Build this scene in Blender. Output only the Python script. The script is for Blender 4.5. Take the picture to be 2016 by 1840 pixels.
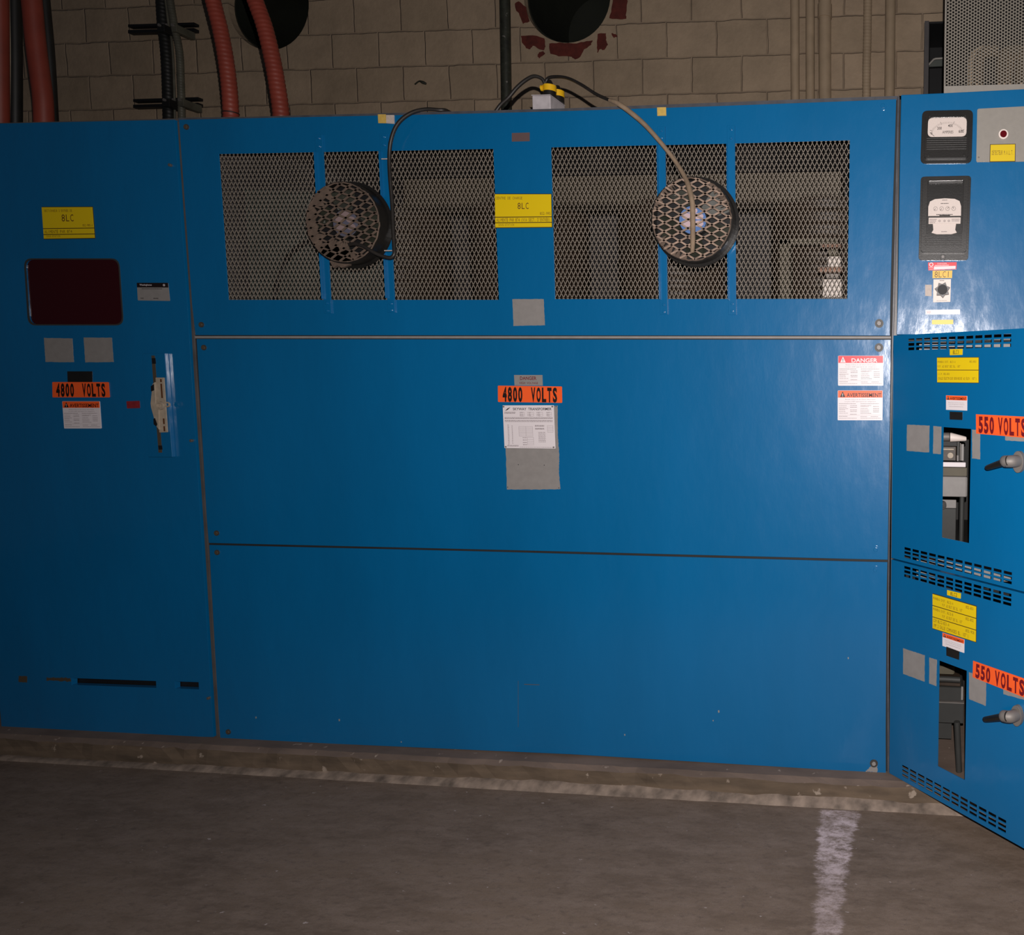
import bpy, math, random
from mathutils import Vector, Matrix
from mathutils.geometry import tessellate_polygon
random.seed(7)
for o in list(bpy.data.objects): bpy.data.objects.remove(o)
C = bpy.context.scene.collection

# ---------------- camera, world, flash, exposure ----------------
F = 1480.0; YAW, PITCH, ROLL = 0.087595, 0.082565, 0.006944; PPX, PPY = 1711.6, 870.9
DIST = 2.538; EYE = 1.451                      # metres from the cabinet fronts, height above the floor
def basis():
    cy, sy, cp, sp, cr, sr = math.cos(YAW), math.sin(YAW), math.cos(PITCH), math.sin(PITCH), math.cos(ROLL), math.sin(ROLL)
    f = Vector((-sy*cp, cy*cp, -sp)); r = Vector((cy, sy, 0)); u = r.cross(f)
    return cr*r + sr*u, -sr*r + cr*u, f
CR, CU, CF = basis(); CP = Vector((0, -DIST, EYE))
cam = bpy.data.cameras.new('camera'); co = bpy.data.objects.new('camera', cam); C.objects.link(co)
cam.sensor_fit = 'HORIZONTAL'; cam.sensor_width = 36; cam.lens = F/2016*36
cam.shift_x = (1008-PPX)/2016; cam.shift_y = (PPY-920)/2016; cam.clip_start = .05
mw = Matrix((CR, CU, -CF)).transposed().to_4x4(); mw.translation = CP; co.matrix_world = mw
bpy.context.scene.camera = co
w = bpy.data.worlds.new('world'); bpy.context.scene.world = w; w.use_nodes = True
w.node_tree.nodes['Background'].inputs[0].default_value = (.75, .8, 1, 1)
w.node_tree.nodes['Background'].inputs[1].default_value = .02
fl = bpy.data.lights.new('camera_flash', 'SPOT'); fl.energy = 290; fl.color = (1, .93, .9); fl.shadow_soft_size = .004
fl.spot_size = math.radians(165); fl.spot_blend = 1.0
flo = bpy.data.objects.new('camera_flash', fl); C.objects.link(flo)
flo.location = CP + Vector((.02, 0, .11))
flo.rotation_euler = Vector((-.2, 1, -.12)).to_track_quat('-Z', 'Y').to_euler()
vs = bpy.context.scene.view_settings
vs.view_transform = 'Standard'; vs.look = 'None'; vs.gamma = 1; vs.use_curve_mapping = False; vs.exposure = 0.0

# ---------------- surveying helpers: where a sight line meets a plane ----------------
def sight(px, py): return (CF*F + (px-PPX)*CR - (py-PPY)*CU)
class Surf:
    def __init__(s, o, u, n): s.o, s.u, s.n = Vector(o), Vector(u).normalized(), Vector(n).normalized()
    def pt(s, u, z, off=0): return s.o + s.u*u + Vector((0, 0, z)) + s.n*off
    def inv(s, px, py, off=0):
        d = sight(px, py); o = s.o + s.n*off; t = (o-CP).dot(s.n)/d.dot(s.n); p = CP + d*t - s.o
        return (p.dot(s.u), p.z)
    def poly(s, pts, off=0): return [s.inv(x, y, off) for x, y in pts]
    def at(s, px, py, off=0): return s.pt(*s.inv(px, py, off), off)
    def rect(s, pts, off=0):
        q = s.poly(pts, off); (a, b), (c, d), (e, f), (g, h) = q
        u0, u1, z1, z0 = (a+g)/2, (c+e)/2, (b+d)/2, (f+h)/2
        return [(u0, z1), (u1, z1), (u1, z0), (u0, z0)]
def plane_y(y): return Surf((0, y, 0), (1, 0, 0), (0, -1, 0))
FRONT = plane_y(0)
WALLY = 1.63
WALL = plane_y(WALLY)
XH = FRONT.inv(1756, 1000)[0]; TH = math.radians(42.5)
DOOR = Surf((XH, -.006, 0), (math.cos(TH), -math.sin(TH), 0), (-math.sin(TH), -math.cos(TH), 0))

# ---------------- materials ----------------
MATS = {}
def mat(name, col, rough=.5, metal=0, bump=0, bscale=60, var=0, vscale=8, stretch=(1, 1, 1), spec=.5, dust=None, coat=0):
    m = bpy.data.materials.new(name); m.use_nodes = True; N = m.node_tree.nodes; L = m.node_tree.links
    b = N['Principled BSDF']; b.inputs['Base Color'].default_value = (*col, 1); b.inputs['Roughness'].default_value = rough
    b.inputs['Metallic'].default_value = metal; b.inputs['Specular IOR Level'].default_value = spec; b.inputs['Coat Weight'].default_value = coat
    tc = N.new('ShaderNodeTexCoord'); geo = N.new('ShaderNodeNewGeometry')
    mp = N.new('ShaderNodeMapping'); mp.inputs['Scale'].default_value = stretch; L.new(geo.outputs['Position'], mp.inputs[0])
    if var:
        n = N.new('ShaderNodeTexNoise'); n.inputs['Scale'].default_value = vscale; n.inputs['Detail'].default_value = 6; L.new(mp.outputs[0], n.inputs[0])
        r = N.new('ShaderNodeMapRange'); r.inputs['From Min'].default_value = .25; r.inputs['From Max'].default_value = .75
        r.inputs['To Min'].default_value = 1-var; r.inputs['To Max'].default_value = 1+var; L.new(n.outputs[0], r.inputs[0])
        x = N.new('ShaderNodeVectorMath'); x.operation = 'SCALE'; x.inputs[0].default_value = col; L.new(r.outputs[0], x.inputs['Scale'])
        out = x.outputs[0]
        if dust:
            n2 = N.new('ShaderNodeTexNoise'); n2.inputs['Scale'].default_value = dust[1]; n2.inputs['Detail'].default_value = 8; L.new(geo.outputs['Position'], n2.inputs[0])
            r2 = N.new('ShaderNodeMapRange'); r2.inputs['From Min'].default_value = dust[2]; r2.inputs['From Max'].default_value = dust[3]; L.new(n2.outputs[0], r2.inputs[0])
            mx = N.new('ShaderNodeMix'); mx.data_type = 'RGBA'; L.new(r2.outputs[0], mx.inputs[0]); L.new(out, mx.inputs[6]); mx.inputs[7].default_value = (*dust[0], 1); out = mx.outputs[2]
        L.new(out, b.inputs['Base Color'])
    if bump:
        n = N.new('ShaderNodeTexNoise'); n.inputs['Scale'].default_value = bscale; n.inputs['Detail'].default_value = 5; L.new(mp.outputs[0], n.inputs[0])
        bp = N.new('ShaderNodeBump'); bp.inputs['Strength'].default_value = bump; bp.inputs['Distance'].default_value = .001; L.new(n.outputs[0], bp.inputs['Height']); L.new(bp.outputs[0], b.inputs['Normal'])
    MATS[name] = m; return m
BLUE = mat('blue_enamel_paint', (.0004, .128, .325), .4, var=.07, vscale=3, stretch=(1, 1, .35), spec=.28)
FRAME = mat('grey_frame_paint', (.095, .088, .088), .4, bump=.2, var=.2, vscale=12)
RAIL = mat('weathered_blue_grey_rail', (.075, .08, .095), .4, bump=.2, var=.25, vscale=25)
SHELL = mat('dark_interior_and_gap_shade', (.018, .017, .016), .7, var=.2)
BGREY = mat('bare_grey_primer', (.26, .245, .235), .55, var=.08, vscale=40)
PGREY = mat('grey_instrument_plate', (.30, .28, .25), .45, var=.05, vscale=60, bump=.1, bscale=300)
YEL = mat('yellow_label_plastic', (.78, .56, .006), .4)
YEDGE = mat('label_edge_dark', (.05, .03, .01), .5)
ORNG = mat('orange_label_vinyl', (.95, .12, .022), .45, var=.06)
WHITE = mat('white_label_vinyl', (.78, .72, .74), .35)
REDL = mat('red_label_vinyl', (.75, .01, .03), .4)
INK = mat('black_ink', (.012, .006, .006), .5)
INKG = mat('grey_ink', (.22, .18, .19), .6)
INKB = mat('brown_ink', (.1, .035, .01), .6)
DRED = mat('dark_red_ink', (.16, .006, .012), .5)
BLK = mat('black_moulded_plastic', (.013, .012, .011), .33, bump=.15, bscale=200, var=.2, vscale=20)
BLKM = mat('black_matte', (.006, .006, .007), .6)
DUSTB = mat('dusty_brown_steel', (.125, .088, .066), .8, bump=.6, bscale=160, var=.35, vscale=30)
DUSTP = mat('dusty_pale_edge_steel', (.30, .215, .165), .7, bump=.6, bscale=160, var=.5, vscale=45)
MESH = mat('tan_expanded_metal_paint', (.25, .215, .175), .6, var=.15, vscale=10)
STEEL = mat('bare_steel', (.22, .2, .185), .6, .4, bump=.2, bscale=80, var=.15, vscale=30)
GALV = mat('galvanised_box', (.55, .51, .53), .5, .15, bump=.2, bscale=60, var=.15, vscale=40)
CHROME = mat('bright_zinc_bolt', (.16, .15, .145), .5, .5)
WASH = mat('dark_grimy_washer', (.05, .045, .04), .5)
RUSTB = mat('dull_rusty_bolt', (.1, .075, .05), .6, .3)
ORC = mat('red_orange_conduit_pvc', (.225, .038, .023), .5, var=.2, vscale=9, bump=.2)
BEIGE = mat('tan_painted_pipe', (.40, .30, .20), .55, var=.15, vscale=12, bump=.3, bscale=50)
BLKP = mat('grimy_black_pipe', (.024, .026, .018), .5, var=.5, vscale=30, bump=.4, bscale=60, dust=((.2, .19, .17), 38, .66, .72))
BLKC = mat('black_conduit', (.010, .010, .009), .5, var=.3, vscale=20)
GRC = mat('grey_green_flexible_conduit', (.10, .095, .07), .5, var=.3, vscale=20)
CORD = mat('black_rubber_cord', (.02, .017, .015), .45, var=.3, vscale=30)
CORDT = mat('dust_coated_cord', (.25, .18, .12), .8, var=.25, vscale=40, bump=.3)
YPLUG = mat('yellow_plug_nylon', (.8, .46, .01), .4)
GLASSR = mat('dark_maroon_glass', (.035, .003, .005), .12)
CREAM = mat('cream_plate', (.40, .33, .25), .5, var=.15, vscale=60)
BRICKR = mat('exposed_red_brick', (.105, .016, .01), .85, bump=.6, bscale=90, var=.35, vscale=30)
HOLE = mat('dark_green_duct_steel', (.012, .014, .009), .6, var=.2)
MAROON = mat('faded_maroon_plate', (.13, .085, .085), .5, var=.1)
TAPE = mat('pale_masking_tape', (.55, .47, .42), .6, var=.15, vscale=90)
TAPEY = mat('faded_yellow_tape', (.62, .42, .10), .6, var=.15, vscale=90)
FACE = mat('cream_meter_face', (.85, .74, .68), .5)
PORC = mat('white_porcelain', (.8, .72, .66), .2)
COIL = mat('varnished_brown_coil', (.045, .030, .02), .5, var=.35, vscale=14, bump=.5, bscale=30)
TANB = mat('tan_steel_beam', (.11, .09, .065), .6, var=.2, vscale=8)
GREENP = mat('grey_green_panel', (.075, .085, .075), .6, var=.15)
COPPER = mat('tarnished_copper_bar', (.22, .12, .08), .5, .3, var=.3, vscale=30)
OLIVE = mat('olive_tray', (.10, .085, .055), .6, var=.2)
DGREY = mat('dark_grey_barrier', (.035, .036, .034), .6, var=.2)
STICK = mat('pale_pink_sticker', (.55, .42, .45), .4)
STICKD = mat('dusty_blue_sticker', (.10, .10, .14), .6)
STICKE = mat('dusty_oval', (.26, .19, .19), .6)
STICKB = mat('blue_sticker', (.10, .20, .45), .4)
def enamel(m):
    N = m.node_tree.nodes; L = m.node_tree.links; b = N['Principled BSDF']; b.inputs['Coat Weight'].default_value = 1; b.inputs['Coat Roughness'].default_value = .17
    geo = N.new('ShaderNodeNewGeometry'); last = None
    cn = N.new('ShaderNodeTexNoise'); cn.inputs['Scale'].default_value = 16; cn.inputs['Detail'].default_value = 9; cn.inputs['Roughness'].default_value = .75; cm = N.new('ShaderNodeMapping'); cm.inputs['Scale'].default_value = (1, 1, .4); L.new(geo.outputs['Position'], cm.inputs[0]); L.new(cm.outputs[0], cn.inputs[0])
    cr = N.new('ShaderNodeMapRange'); cr.inputs['From Min'].default_value = .42; cr.inputs['From Max'].default_value = .6; cr.inputs['To Min'].default_value = .09; cr.inputs['To Max'].default_value = .21; L.new(cn.outputs[0], cr.inputs[0]); L.new(cr.outputs[0], b.inputs['Coat Roughness'])
    for sc, st, dist, dt in ((7, (1, 1, .6), .0025, 2), (45, (1, 1, .45), .0004, 3), (190, (1, 1, .5), .00006, 2)):
        mp = N.new('ShaderNodeMapping'); mp.inputs['Scale'].default_value = st; L.new(geo.outputs['Position'], mp.inputs[0])
        n = N.new('ShaderNodeTexNoise'); n.inputs['Scale'].default_value = sc; n.inputs['Detail'].default_value = dt; L.new(mp.outputs[0], n.inputs[0])
        bp = N.new('ShaderNodeBump'); bp.inputs['Strength'].default_value = 1; bp.inputs['Distance'].default_value = dist; L.new(n.outputs[0], bp.inputs['Height'])
        if last: L.new(last, bp.inputs['Normal'])
        last = bp.outputs[0]
    L.new(last, b.inputs['Normal']); L.new(last, b.inputs['Coat Normal'])
enamel(BLUE)
def glass_mat():
    m = bpy.data.materials.new('clear_glass'); m.use_nodes = True; N = m.node_tree.nodes; L = m.node_tree.links
    t = N.new('ShaderNodeBsdfTransparent'); g = N.new('ShaderNodeBsdfGlossy'); g.inputs['Roughness'].default_value = .05; x = N.new('ShaderNodeMixShader'); x.inputs[0].default_value = .05
    L.new(t.outputs[0], x.inputs[1]); L.new(g.outputs[0], x.inputs[2]); L.new(x.outputs[0], N['Material Output'].inputs[0]); N.remove(N['Principled BSDF'])
    return m
GLASS = glass_mat()

# ---------------- mesh building ----------------
class MB:
    def __init__(s): s.v = []; s.f = []; s.smooth = set()
    def add(s, vs, fs, smooth=False):
        b = len(s.v); s.v += [Vector(x) for x in vs]
        for f in fs:
            if smooth: s.smooth.add(len(s.f))
            s.f.append(tuple(i+b for i in f))
    def box(s, x0, x1, y0, y1, z0, z1):
        s.add([(x, y, z) for x in (x0, x1) for y in (y0, y1) for z in (z0, z1)],
              [(0, 1, 3, 2), (4, 6, 7, 5), (0, 4, 5, 1), (2, 3, 7, 6), (0, 2, 6, 4), (1, 5, 7, 3)])
    def prism(s, S, poly, off, th, holes=(), back=True):
        loops = [list(poly)] + [list(h) for h in holes]; flat = [p for l in loops for p in l]
        area = sum(flat[i][0]*flat[(i+1) % len(poly)][1]-flat[(i+1) % len(poly)][0]*flat[i][1] for i in range(len(poly)))
        tri = tessellate_polygon([[Vector((a, b, 0)) for a, b in l] for l in loops]); n = len(flat)
        def up(t): a, b, c = (flat[i] for i in t); return (b[0]-a[0])*(c[1]-a[1])-(b[1]-a[1])*(c[0]-a[0])
        vs = [S.pt(a, b, off) for a, b in flat] + [S.pt(a, b, off-th) for a, b in flat]; fs = []
        for t in tri:
            if abs(up(t)) < 1e-12: continue
            t = t if up(t) > 0 else t[::-1]           # counter-clockwise seen from the front
            fs.append(tuple(t))
            if back: fs.append(tuple(i+n for i in t[::-1]))
        k = 0
        for li, l in enumerate(loops):
            a = sum(l[i][0]*l[(i+1) % len(l)][1]-l[(i+1) % len(l)][0]*l[i][1] for i in range(len(l)))
            for i in range(len(l)):
                i0, i1 = k+i, k+(i+1) % len(l)
                q = (i0, i0+n, i1+n, i1) if (a > 0) == (li == 0) else (i0, i1, i1+n, i0+n)
                fs.append(q)
            k += len(l)
        s.add(vs, fs)
    def tube(s, pts, r, n=14, caps=True, rib=None, sub=6, closed=False):
        P = [Vector(p) for p in pts]; R = list(r) if isinstance(r, (list, tuple)) else [r]*len(P)
        if sub > 1 and len(P) > 2:
            Q = []; RR = []
            for i in range(len(P)-1):
                p0, p1, p2, p3 = P[max(i-1, 0)], P[i], P[i+1], P[min(i+2, len(P)-1)]
                for k in range(sub):
                    t = k/sub
                    Q.append(.5*((2*p1)+(p2-p0)*t+(2*p0-5*p1+4*p2-p3)*t*t+(3*p1-p0-3*p2+p3)*t**3)); RR.append(R[i]*(1-t)+R[i+1]*t)
            Q.append(P[-1]); RR.append(R[-1]); P, R = Q, RR
        if rib:                                       # resample and make ridges every rib metres
            Q = [P[0]]; RR = [R[0]]; k = 0
            for i in range(len(P)-1):
                L = (P[i+1]-P[i]).length; m = max(1, int(L/(rib/4)))
                for j in range(1, m+1):
                    k += 1; Q.append(P[i].lerp(P[i+1], j/m)); RR.append((R[i]+(R[i+1]-R[i])*j/m)*(1, 1.02, 1, .96)[k % 4])
            P, R = Q, RR
        nrm = None; vs = []
        for i, p in enumerate(P):
            t = (P[min(i+1, len(P)-1)]-P[max(i-1, 0)]).normalized()
            if nrm is None: nrm = t.orthogonal().normalized()
            nrm = (nrm-t*nrm.dot(t)).normalized(); b = t.cross(nrm)
            vs += [p+(nrm*math.cos(2*math.pi*k/n)+b*math.sin(2*math.pi*k/n))*R[i] for k in range(n)]
        fs = [(i*n+k, i*n+(k+1) % n, (i+1)*n+(k+1) % n, (i+1)*n+k) for i in range(len(P)-1) for k in range(n)]
        s.add(vs, fs, True)
        if caps: s.add(vs[:n][::-1], [tuple(range(n))]); s.add(vs[-n:], [tuple(range(n))])
    def disc(s, S, u, z, r, off, th, n=24, r2=None, a0=0):
        s.prism(S, [(u+r*math.cos(a0+2*math.pi*k/n), z+(r2 or r)*math.sin(a0+2*math.pi*k/n)) for k in range(n)], off, th)
    def ringwall(s, S, u, z, ro, ri, off, th, n=48):
        s.prism(S, [(u+ro*math.cos(2*math.pi*k/n), z+ro*math.sin(2*math.pi*k/n)) for k in range(n)], off, th,
                [[(u+ri*math.cos(2*math.pi*k/n), z+ri*math.sin(2*math.pi*k/n)) for k in range(n)]])
    def strand(s, a, b, wd, S, th):                   # flat strip from a to b lying in surface S
        d = (b-a); L = d.length
        if L < 1e-5: return
        d /= L; a = a-d*wd*.3; b = b+d*wd*.3; sd = d.cross(S.n).normalized()*wd/2; nn = S.n*th/2
        vs = [a-sd-nn, a+sd-nn, a+sd+nn, a-sd+nn, b-sd-nn, b+sd-nn, b+sd+nn, b-sd+nn]
        s.add(vs, [(0, 1, 2, 3), (4, 7, 6, 5), (0, 4, 5, 1), (1, 5, 6, 2), (2, 6, 7, 3), (3, 7, 4, 0)])
ORG = {}
def mk(name, mb, m, parent=None, origin=None, bevel=0, seg=2, label=None, cat=None, group=None, kind=None, smooth=False):
    V = mb.v
    if origin is None:
        lo = Vector([min(v[i] for v in V) for i in range(3)]); hi = Vector([max(v[i] for v in V) for i in range(3)])
        origin = Vector(((lo.x+hi.x)/2, (lo.y+hi.y)/2, lo.z if parent is None else (lo.z+hi.z)/2))
    origin = Vector(origin)
    me = bpy.data.meshes.new(name); me.from_pydata([v-origin for v in V], [], mb.f); me.materials.append(m)
    for i, p in enumerate(me.polygons): p.use_smooth = smooth or (i in mb.smooth)
    me.validate(); me.update()
    o = bpy.data.objects.new(name, me); C.objects.link(o); ORG[o.name] = origin
    if parent is not None: o.parent = parent; o.location = origin-ORG[parent.name]
    else: o.location = origin
    if bevel:
        bv = o.modifiers.new('bevel', 'BEVEL'); bv.width = bevel; bv.segments = seg; bv.limit_method = 'ANGLE'; bv.angle_limit = math.radians(40)
    tag(o, label, cat, group, kind); return o
def tag(o, label=None, cat=None, group=None, kind=None):
    if label: o['label'] = label
    if cat: o['category'] = cat
    if group: o['group'] = group
    if kind: o['kind'] = kind
def empty(name, loc, label=None, cat=None, group=None):
    o = bpy.data.objects.new(name, None); C.objects.link(o); o.location = loc; o.empty_display_size = .05; ORG[o.name] = Vector(loc)
    tag(o, label, cat, group); return o
def rounded(q, r, n=5):
    out = []
    for i in range(4):
        p = Vector(q[i]); a = Vector(q[i-1]); b = Vector(q[(i+1) % 4]); da = (a-p).normalized()*r; db = (b-p).normalized()*r
        for k in range(n+1):
            t = k/n; out.append(tuple((p+da)*(1-t)**2 + p*2*t*(1-t) + (p+db)*t*t))
    return out
def bil(q, fx, fy):                                   # fraction of a quad (0,0 = top left)
    a, b, c, d = (Vector(p) for p in q); return tuple((a*(1-fx)+b*fx)*(1-fy)+(d*(1-fx)+c*fx)*fy)
def sub(q, x0, y0, x1, y1): return [bil(q, x0, y0), bil(q, x1, y0), bil(q, x1, y1), bil(q, x0, y1)]
def box(S, q, off, th): b = MB(); b.prism(S, q, off, th); return b

def glyphs(text, bold=0):
    cu = bpy.data.curves.new('txt', 'FONT'); cu.body = text; cu.size = 1; cu.offset = bold; cu.resolution_u = 3
    ob = bpy.data.objects.new('txt', cu); C.objects.link(ob); dg = bpy.context.evaluated_depsgraph_get()
    me = bpy.data.meshes.new_from_object(ob.evaluated_get(dg))
    vs = [(v.co.x, v.co.y) for v in me.vertices]; fs = [tuple(p.vertices) for p in me.polygons]
    bpy.data.objects.remove(ob); bpy.data.curves.remove(cu); bpy.data.meshes.remove(me)
    x0, x1 = min(v[0] for v in vs), max(v[0] for v in vs); y0, y1 = min(v[1] for v in vs), max(v[1] for v in vs)
    return [((x-x0)/(x1-x0), (y1-y)/(y1-y0)) for x, y in vs], fs
CH = {}
def char(c, bold):
    """outline of one character in units of the capital height"""
    if (c, bold) not in CH:
        cu = bpy.data.curves.new('txt', 'FONT'); cu.body = c; cu.size = 1; cu.offset = bold; cu.resolution_u = 3
        ob = bpy.data.objects.new('txt', cu); C.objects.link(ob); dg = bpy.context.evaluated_depsgraph_get(); me = bpy.data.meshes.new_from_object(ob.evaluated_get(dg))
        vs = [(v.co.x, v.co.y) for v in me.vertices]; fs = [tuple(p.vertices) for p in me.polygons]
        bpy.data.objects.remove(ob); bpy.data.curves.remove(cu); bpy.data.meshes.remove(me); CH[(c, bold)] = (vs, fs)
    return CH[(c, bold)]
def write(S, q, off, items, mono=False, fill=.74):
    """items: (text, x0, y0, x1, y1, bold) as fractions of quad q; mono spaces the characters evenly like engraved lettering"""
    mb = MB()
    for it in items:
        t, x0, y0, x1, y1 = it[:5]; bold = it[5] if len(it) > 5 else .0
        if not mono:
            vs, fs = glyphs(t, bold); mb.add([S.pt(*bil(q, x0+(x1-x0)*a, y0+(y1-y0)*b), off) for a, b in vs], fs); continue
        hv, _ = char('H', bold); cap = max(v[1] for v in hv); hw = max(v[0] for v in hv)-min(v[0] for v in hv); cw = (x1-x0)/(len(t)-1+fill)
        for k, c in enumerate(t):
            if c == ' ': continue
            vs, fs = char(c, bold); a0, a1 = min(v[0] for v in vs), max(v[0] for v in vs); wc = a1-a0
            sx = fill*cw/max(wc, hw*.72); cx = x0+cw*(k+fill/2); m_ = (a0+a1)/2
            mb.add([S.pt(*bil(q, cx+(x-m_)*sx, y1-(y1-y0)*y/cap), off) for x, y in vs], fs)
    return mb
def dashes(mb, S, q, off, rows, seed=1):
    """illegible small print: rows of (x0, x1, y, h)"""
    rd = random.Random(seed)
    for x0, x1, y, h in rows:
        x = x0
        while x < x1:
            l = rd.uniform(.012, .035); e = min(x+l, x1); p = sub(q, x, y, e, y+h)
            mb.add([S.pt(a, b, off) for a, b in p[::-1]], [(0, 1, 2, 3)]); x = e+.006
    return mb
def tri(mb, S, q, off, x0, y0, x1, y1):
    mb.add([S.pt(*bil(q, a, b), off) for a, b in ((x0, y1), (x1, y1), ((x0+x1)/2, y0))], [(0, 1, 2)])

# ---------------- the setting ----------------
def floor_mat():
    m = bpy.data.materials.new('worn_concrete_floor'); m.use_nodes = True; N = m.node_tree.nodes; L = m.node_tree.links; b = N['Principled BSDF']
    geo = N.new('ShaderNodeNewGeometry'); pos = geo.outputs['Position']
    def noise(scale, det=6, st=(1, 1, 1), rough=.6):
        mp = N.new('ShaderNodeMapping'); mp.inputs['Scale'].default_value = st; L.new(pos, mp.inputs[0])
        n = N.new('ShaderNodeTexNoise'); n.inputs['Scale'].default_value = scale; n.inputs['Detail'].default_value = det; n.inputs['Roughness'].default_value = rough; L.new(mp.outputs[0], n.inputs[0]); return n.outputs[0]
    def ramp(x, a, c, lo=0, hi=1):
        r = N.new('ShaderNodeMapRange'); r.inputs['From Min'].default_value = a; r.inputs['From Max'].default_value = c; r.inputs['To Min'].default_value = lo; r.inputs['To Max'].default_value = hi; L.new(x, r.inputs[0]); return r.outputs[0]
    def mixc(f, a, c):
        x = N.new('ShaderNodeMix'); x.data_type = 'RGBA'; L.new(f, x.inputs[0])
        for k, v in ((6, a), (7, c)):
            if isinstance(v, tuple): x.inputs[k].default_value = (*v, 1)
            else: L.new(v, x.inputs[k])
        return x.outputs[2]
    def math_(op, a, c):
        x = N.new('ShaderNodeMath'); x.operation = op
        for k, v in ((0, a), (1, c)):
            if isinstance(v, (int, float)): x.inputs[k].default_value = v
            else: L.new(v, x.inputs[k])
        return x.outputs[0]
    base = mixc(ramp(noise(2.2, 8, (1, 2, 1)), .3, .7), (.120, .083, .058), (.205, .146, .103))
    base = mixc(ramp(noise(11, 10, (.6, 1.6, 1), .75), .42, .62), base, (.215, .158, .120)); base = mixc(ramp(noise(38, 8, (.7, 1.5, 1), .8), .52, .66, 0, .6), base, (.085, .06, .045))
    base = mixc(ramp(noise(260, 2), .3, .8, 0, .35), base, (.09, .07, .06))
    sp = ramp(noise(30, 4, (1, 1.8, 1)), .69, .715); base = mixc(sp, base, (.36, .3, .28))           # scattered pale paint flecks
    # pale spill running from the kerb towards the viewer
    sx = N.new('ShaderNodeSeparateXYZ'); L.new(pos, sx.inputs[0])
    wob = math_('MULTIPLY', math_('SUBTRACT', noise(7, 12, (.35, 2.0, 1), .85), .5), .16)
    mid = math_('MULTIPLY', math_('ADD', sx.outputs[1], .13), -.075)                    # the streak leans very slightly
    dx = math_('ABSOLUTE', math_('SUBTRACT', math_('ADD', sx.outputs[0], wob), math_('ADD', mid, -.308)), 0)
    wid = ramp(sx.outputs[1], -.6, -.15, .034, .060)
    edge = math_('MULTIPLY', ramp(math_('SUBTRACT', dx, wid), -.004, .008, 1, 0), 1)
    fade = math_('MULTIPLY', ramp(sx.outputs[1], -.50, -.40, .6, 1), ramp(sx.outputs[1], -.118, -.125, 0, 1))
    sc = math_('MULTIPLY', ramp(noise(28, 12, (.7, 1.2, 1), .85), .43, .56, .12, 1), ramp(noise(9, 4, (1, 1, 1), .6), .35, .55, .5, 1))
    f = math_('MULTIPLY', math_('MULTIPLY', edge, fade), sc)
    base = mixc(f, base, (.60, .49, .50))
    L.new(base, b.inputs['Base Color']); b.inputs['Roughness'].default_value = .75
    bp = N.new('ShaderNodeBump'); bp.inputs['Strength'].default_value = .4; bp.inputs['Distance'].default_value = .002; L.new(noise(60, 6), bp.inputs['Height']); L.new(bp.outputs[0], b.inputs['Normal'])
    return m
FLOORM = floor_mat()
b = MB(); b.box(-7.5, 3, -6, WALLY+.1, -.15, 0); mk('floor', b, FLOORM, origin=(0, 0, 0), kind='structure')

PADM = mat('stained_concrete_pad', (.155, .112, .088), .85, bump=.8, bscale=50, var=.3, vscale=9, stretch=(.5, 1, 2), dust=((.34, .27, .22), 26, .66, .70))
PADF = mat('dirty_pad_edge', (.115, .082, .055), .9, bump=.9, bscale=50, var=.45, vscale=14, stretch=(.4, 1, 2), dust=((.30, .24, .19), 22, .66, .70))
MORT = mat('pale_mortar_fillet', (.22, .17, .135), .9, bump=.9, bscale=60, var=.6, vscale=22)
HP = .075
# pad: a slightly ragged front edge
b = MB(); rd = random.Random(3); n = 220; xs = [-7.5+10.3*i/n for i in range(n+1)]
rows = [(lambda x: (1.6, HP)), (lambda x: (-.052+rd.uniform(-.003, .003), HP)), (lambda x: (-.072+rd.uniform(-.006, .004), HP-.010+rd.uniform(-.003, .003))), (lambda x: (-.080+rd.uniform(-.003, .003), HP-.05)), (lambda x: (-.084, -.01))]
vs = [Vector((x, *r(x))) for x in xs for r in rows]; k = len(rows)
pf = MB(); pf.add(vs, [(i*k+j, i*k+j+1, (i+1)*k+j+1, (i+1)*k+j) for i in range(n) for j in (2, 3)]); mk('trim_3', pf, PADF, origin=(0, 0, 0), kind='structure', label='dirty front edge of the pad')
b.add(vs, [(i*k+j, i*k+j+1, (i+1)*k+j+1, (i+1)*k+j) for i in range(n) for j in (0, 1)])
mk('trim_1', b, PADM, origin=(0, 0, 0), kind='structure', label='low stained concrete pad under the blue cabinets')
b = MB(); ph = [rd.uniform(0, 6) for _ in range(6)]
def fil(x):
    wv = sum(math.sin(x*f+p)*a for f, p, a in zip((2, 5.3, 11, 23, 47, 90), ph, (.004, .004, .003, .003, .002, .002)))
    s = min(1, max(0, (x+3.2)/2.6)); return .004+.024*s+wv*(.2+.7*s)
rows = [lambda x: (-.077, .004+.75*fil(x)+rd.uniform(-.0015, .0015)), lambda x: (-.088-fil(x)*.25, .006+.3*fil(x)+rd.uniform(-.001, .001)), lambda x: (-.106-.1*fil(x), .005), lambda x: (-.114-.25*fil(x)+rd.uniform(-.001, .001), -.004)]
vs = [Vector((x, *r(x))) for x in xs for r in rows]; k = len(rows)
b.add(vs, [(i*k+j, i*k+j+1, (i+1)*k+j+1, (i+1)*k+j) for i in range(n) for j in range(k-1)], True)
mk('trim_2', b, MORT, origin=(0, 0, 0), kind='structure', label='pale mortar fillet along the foot of the pad')

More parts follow.
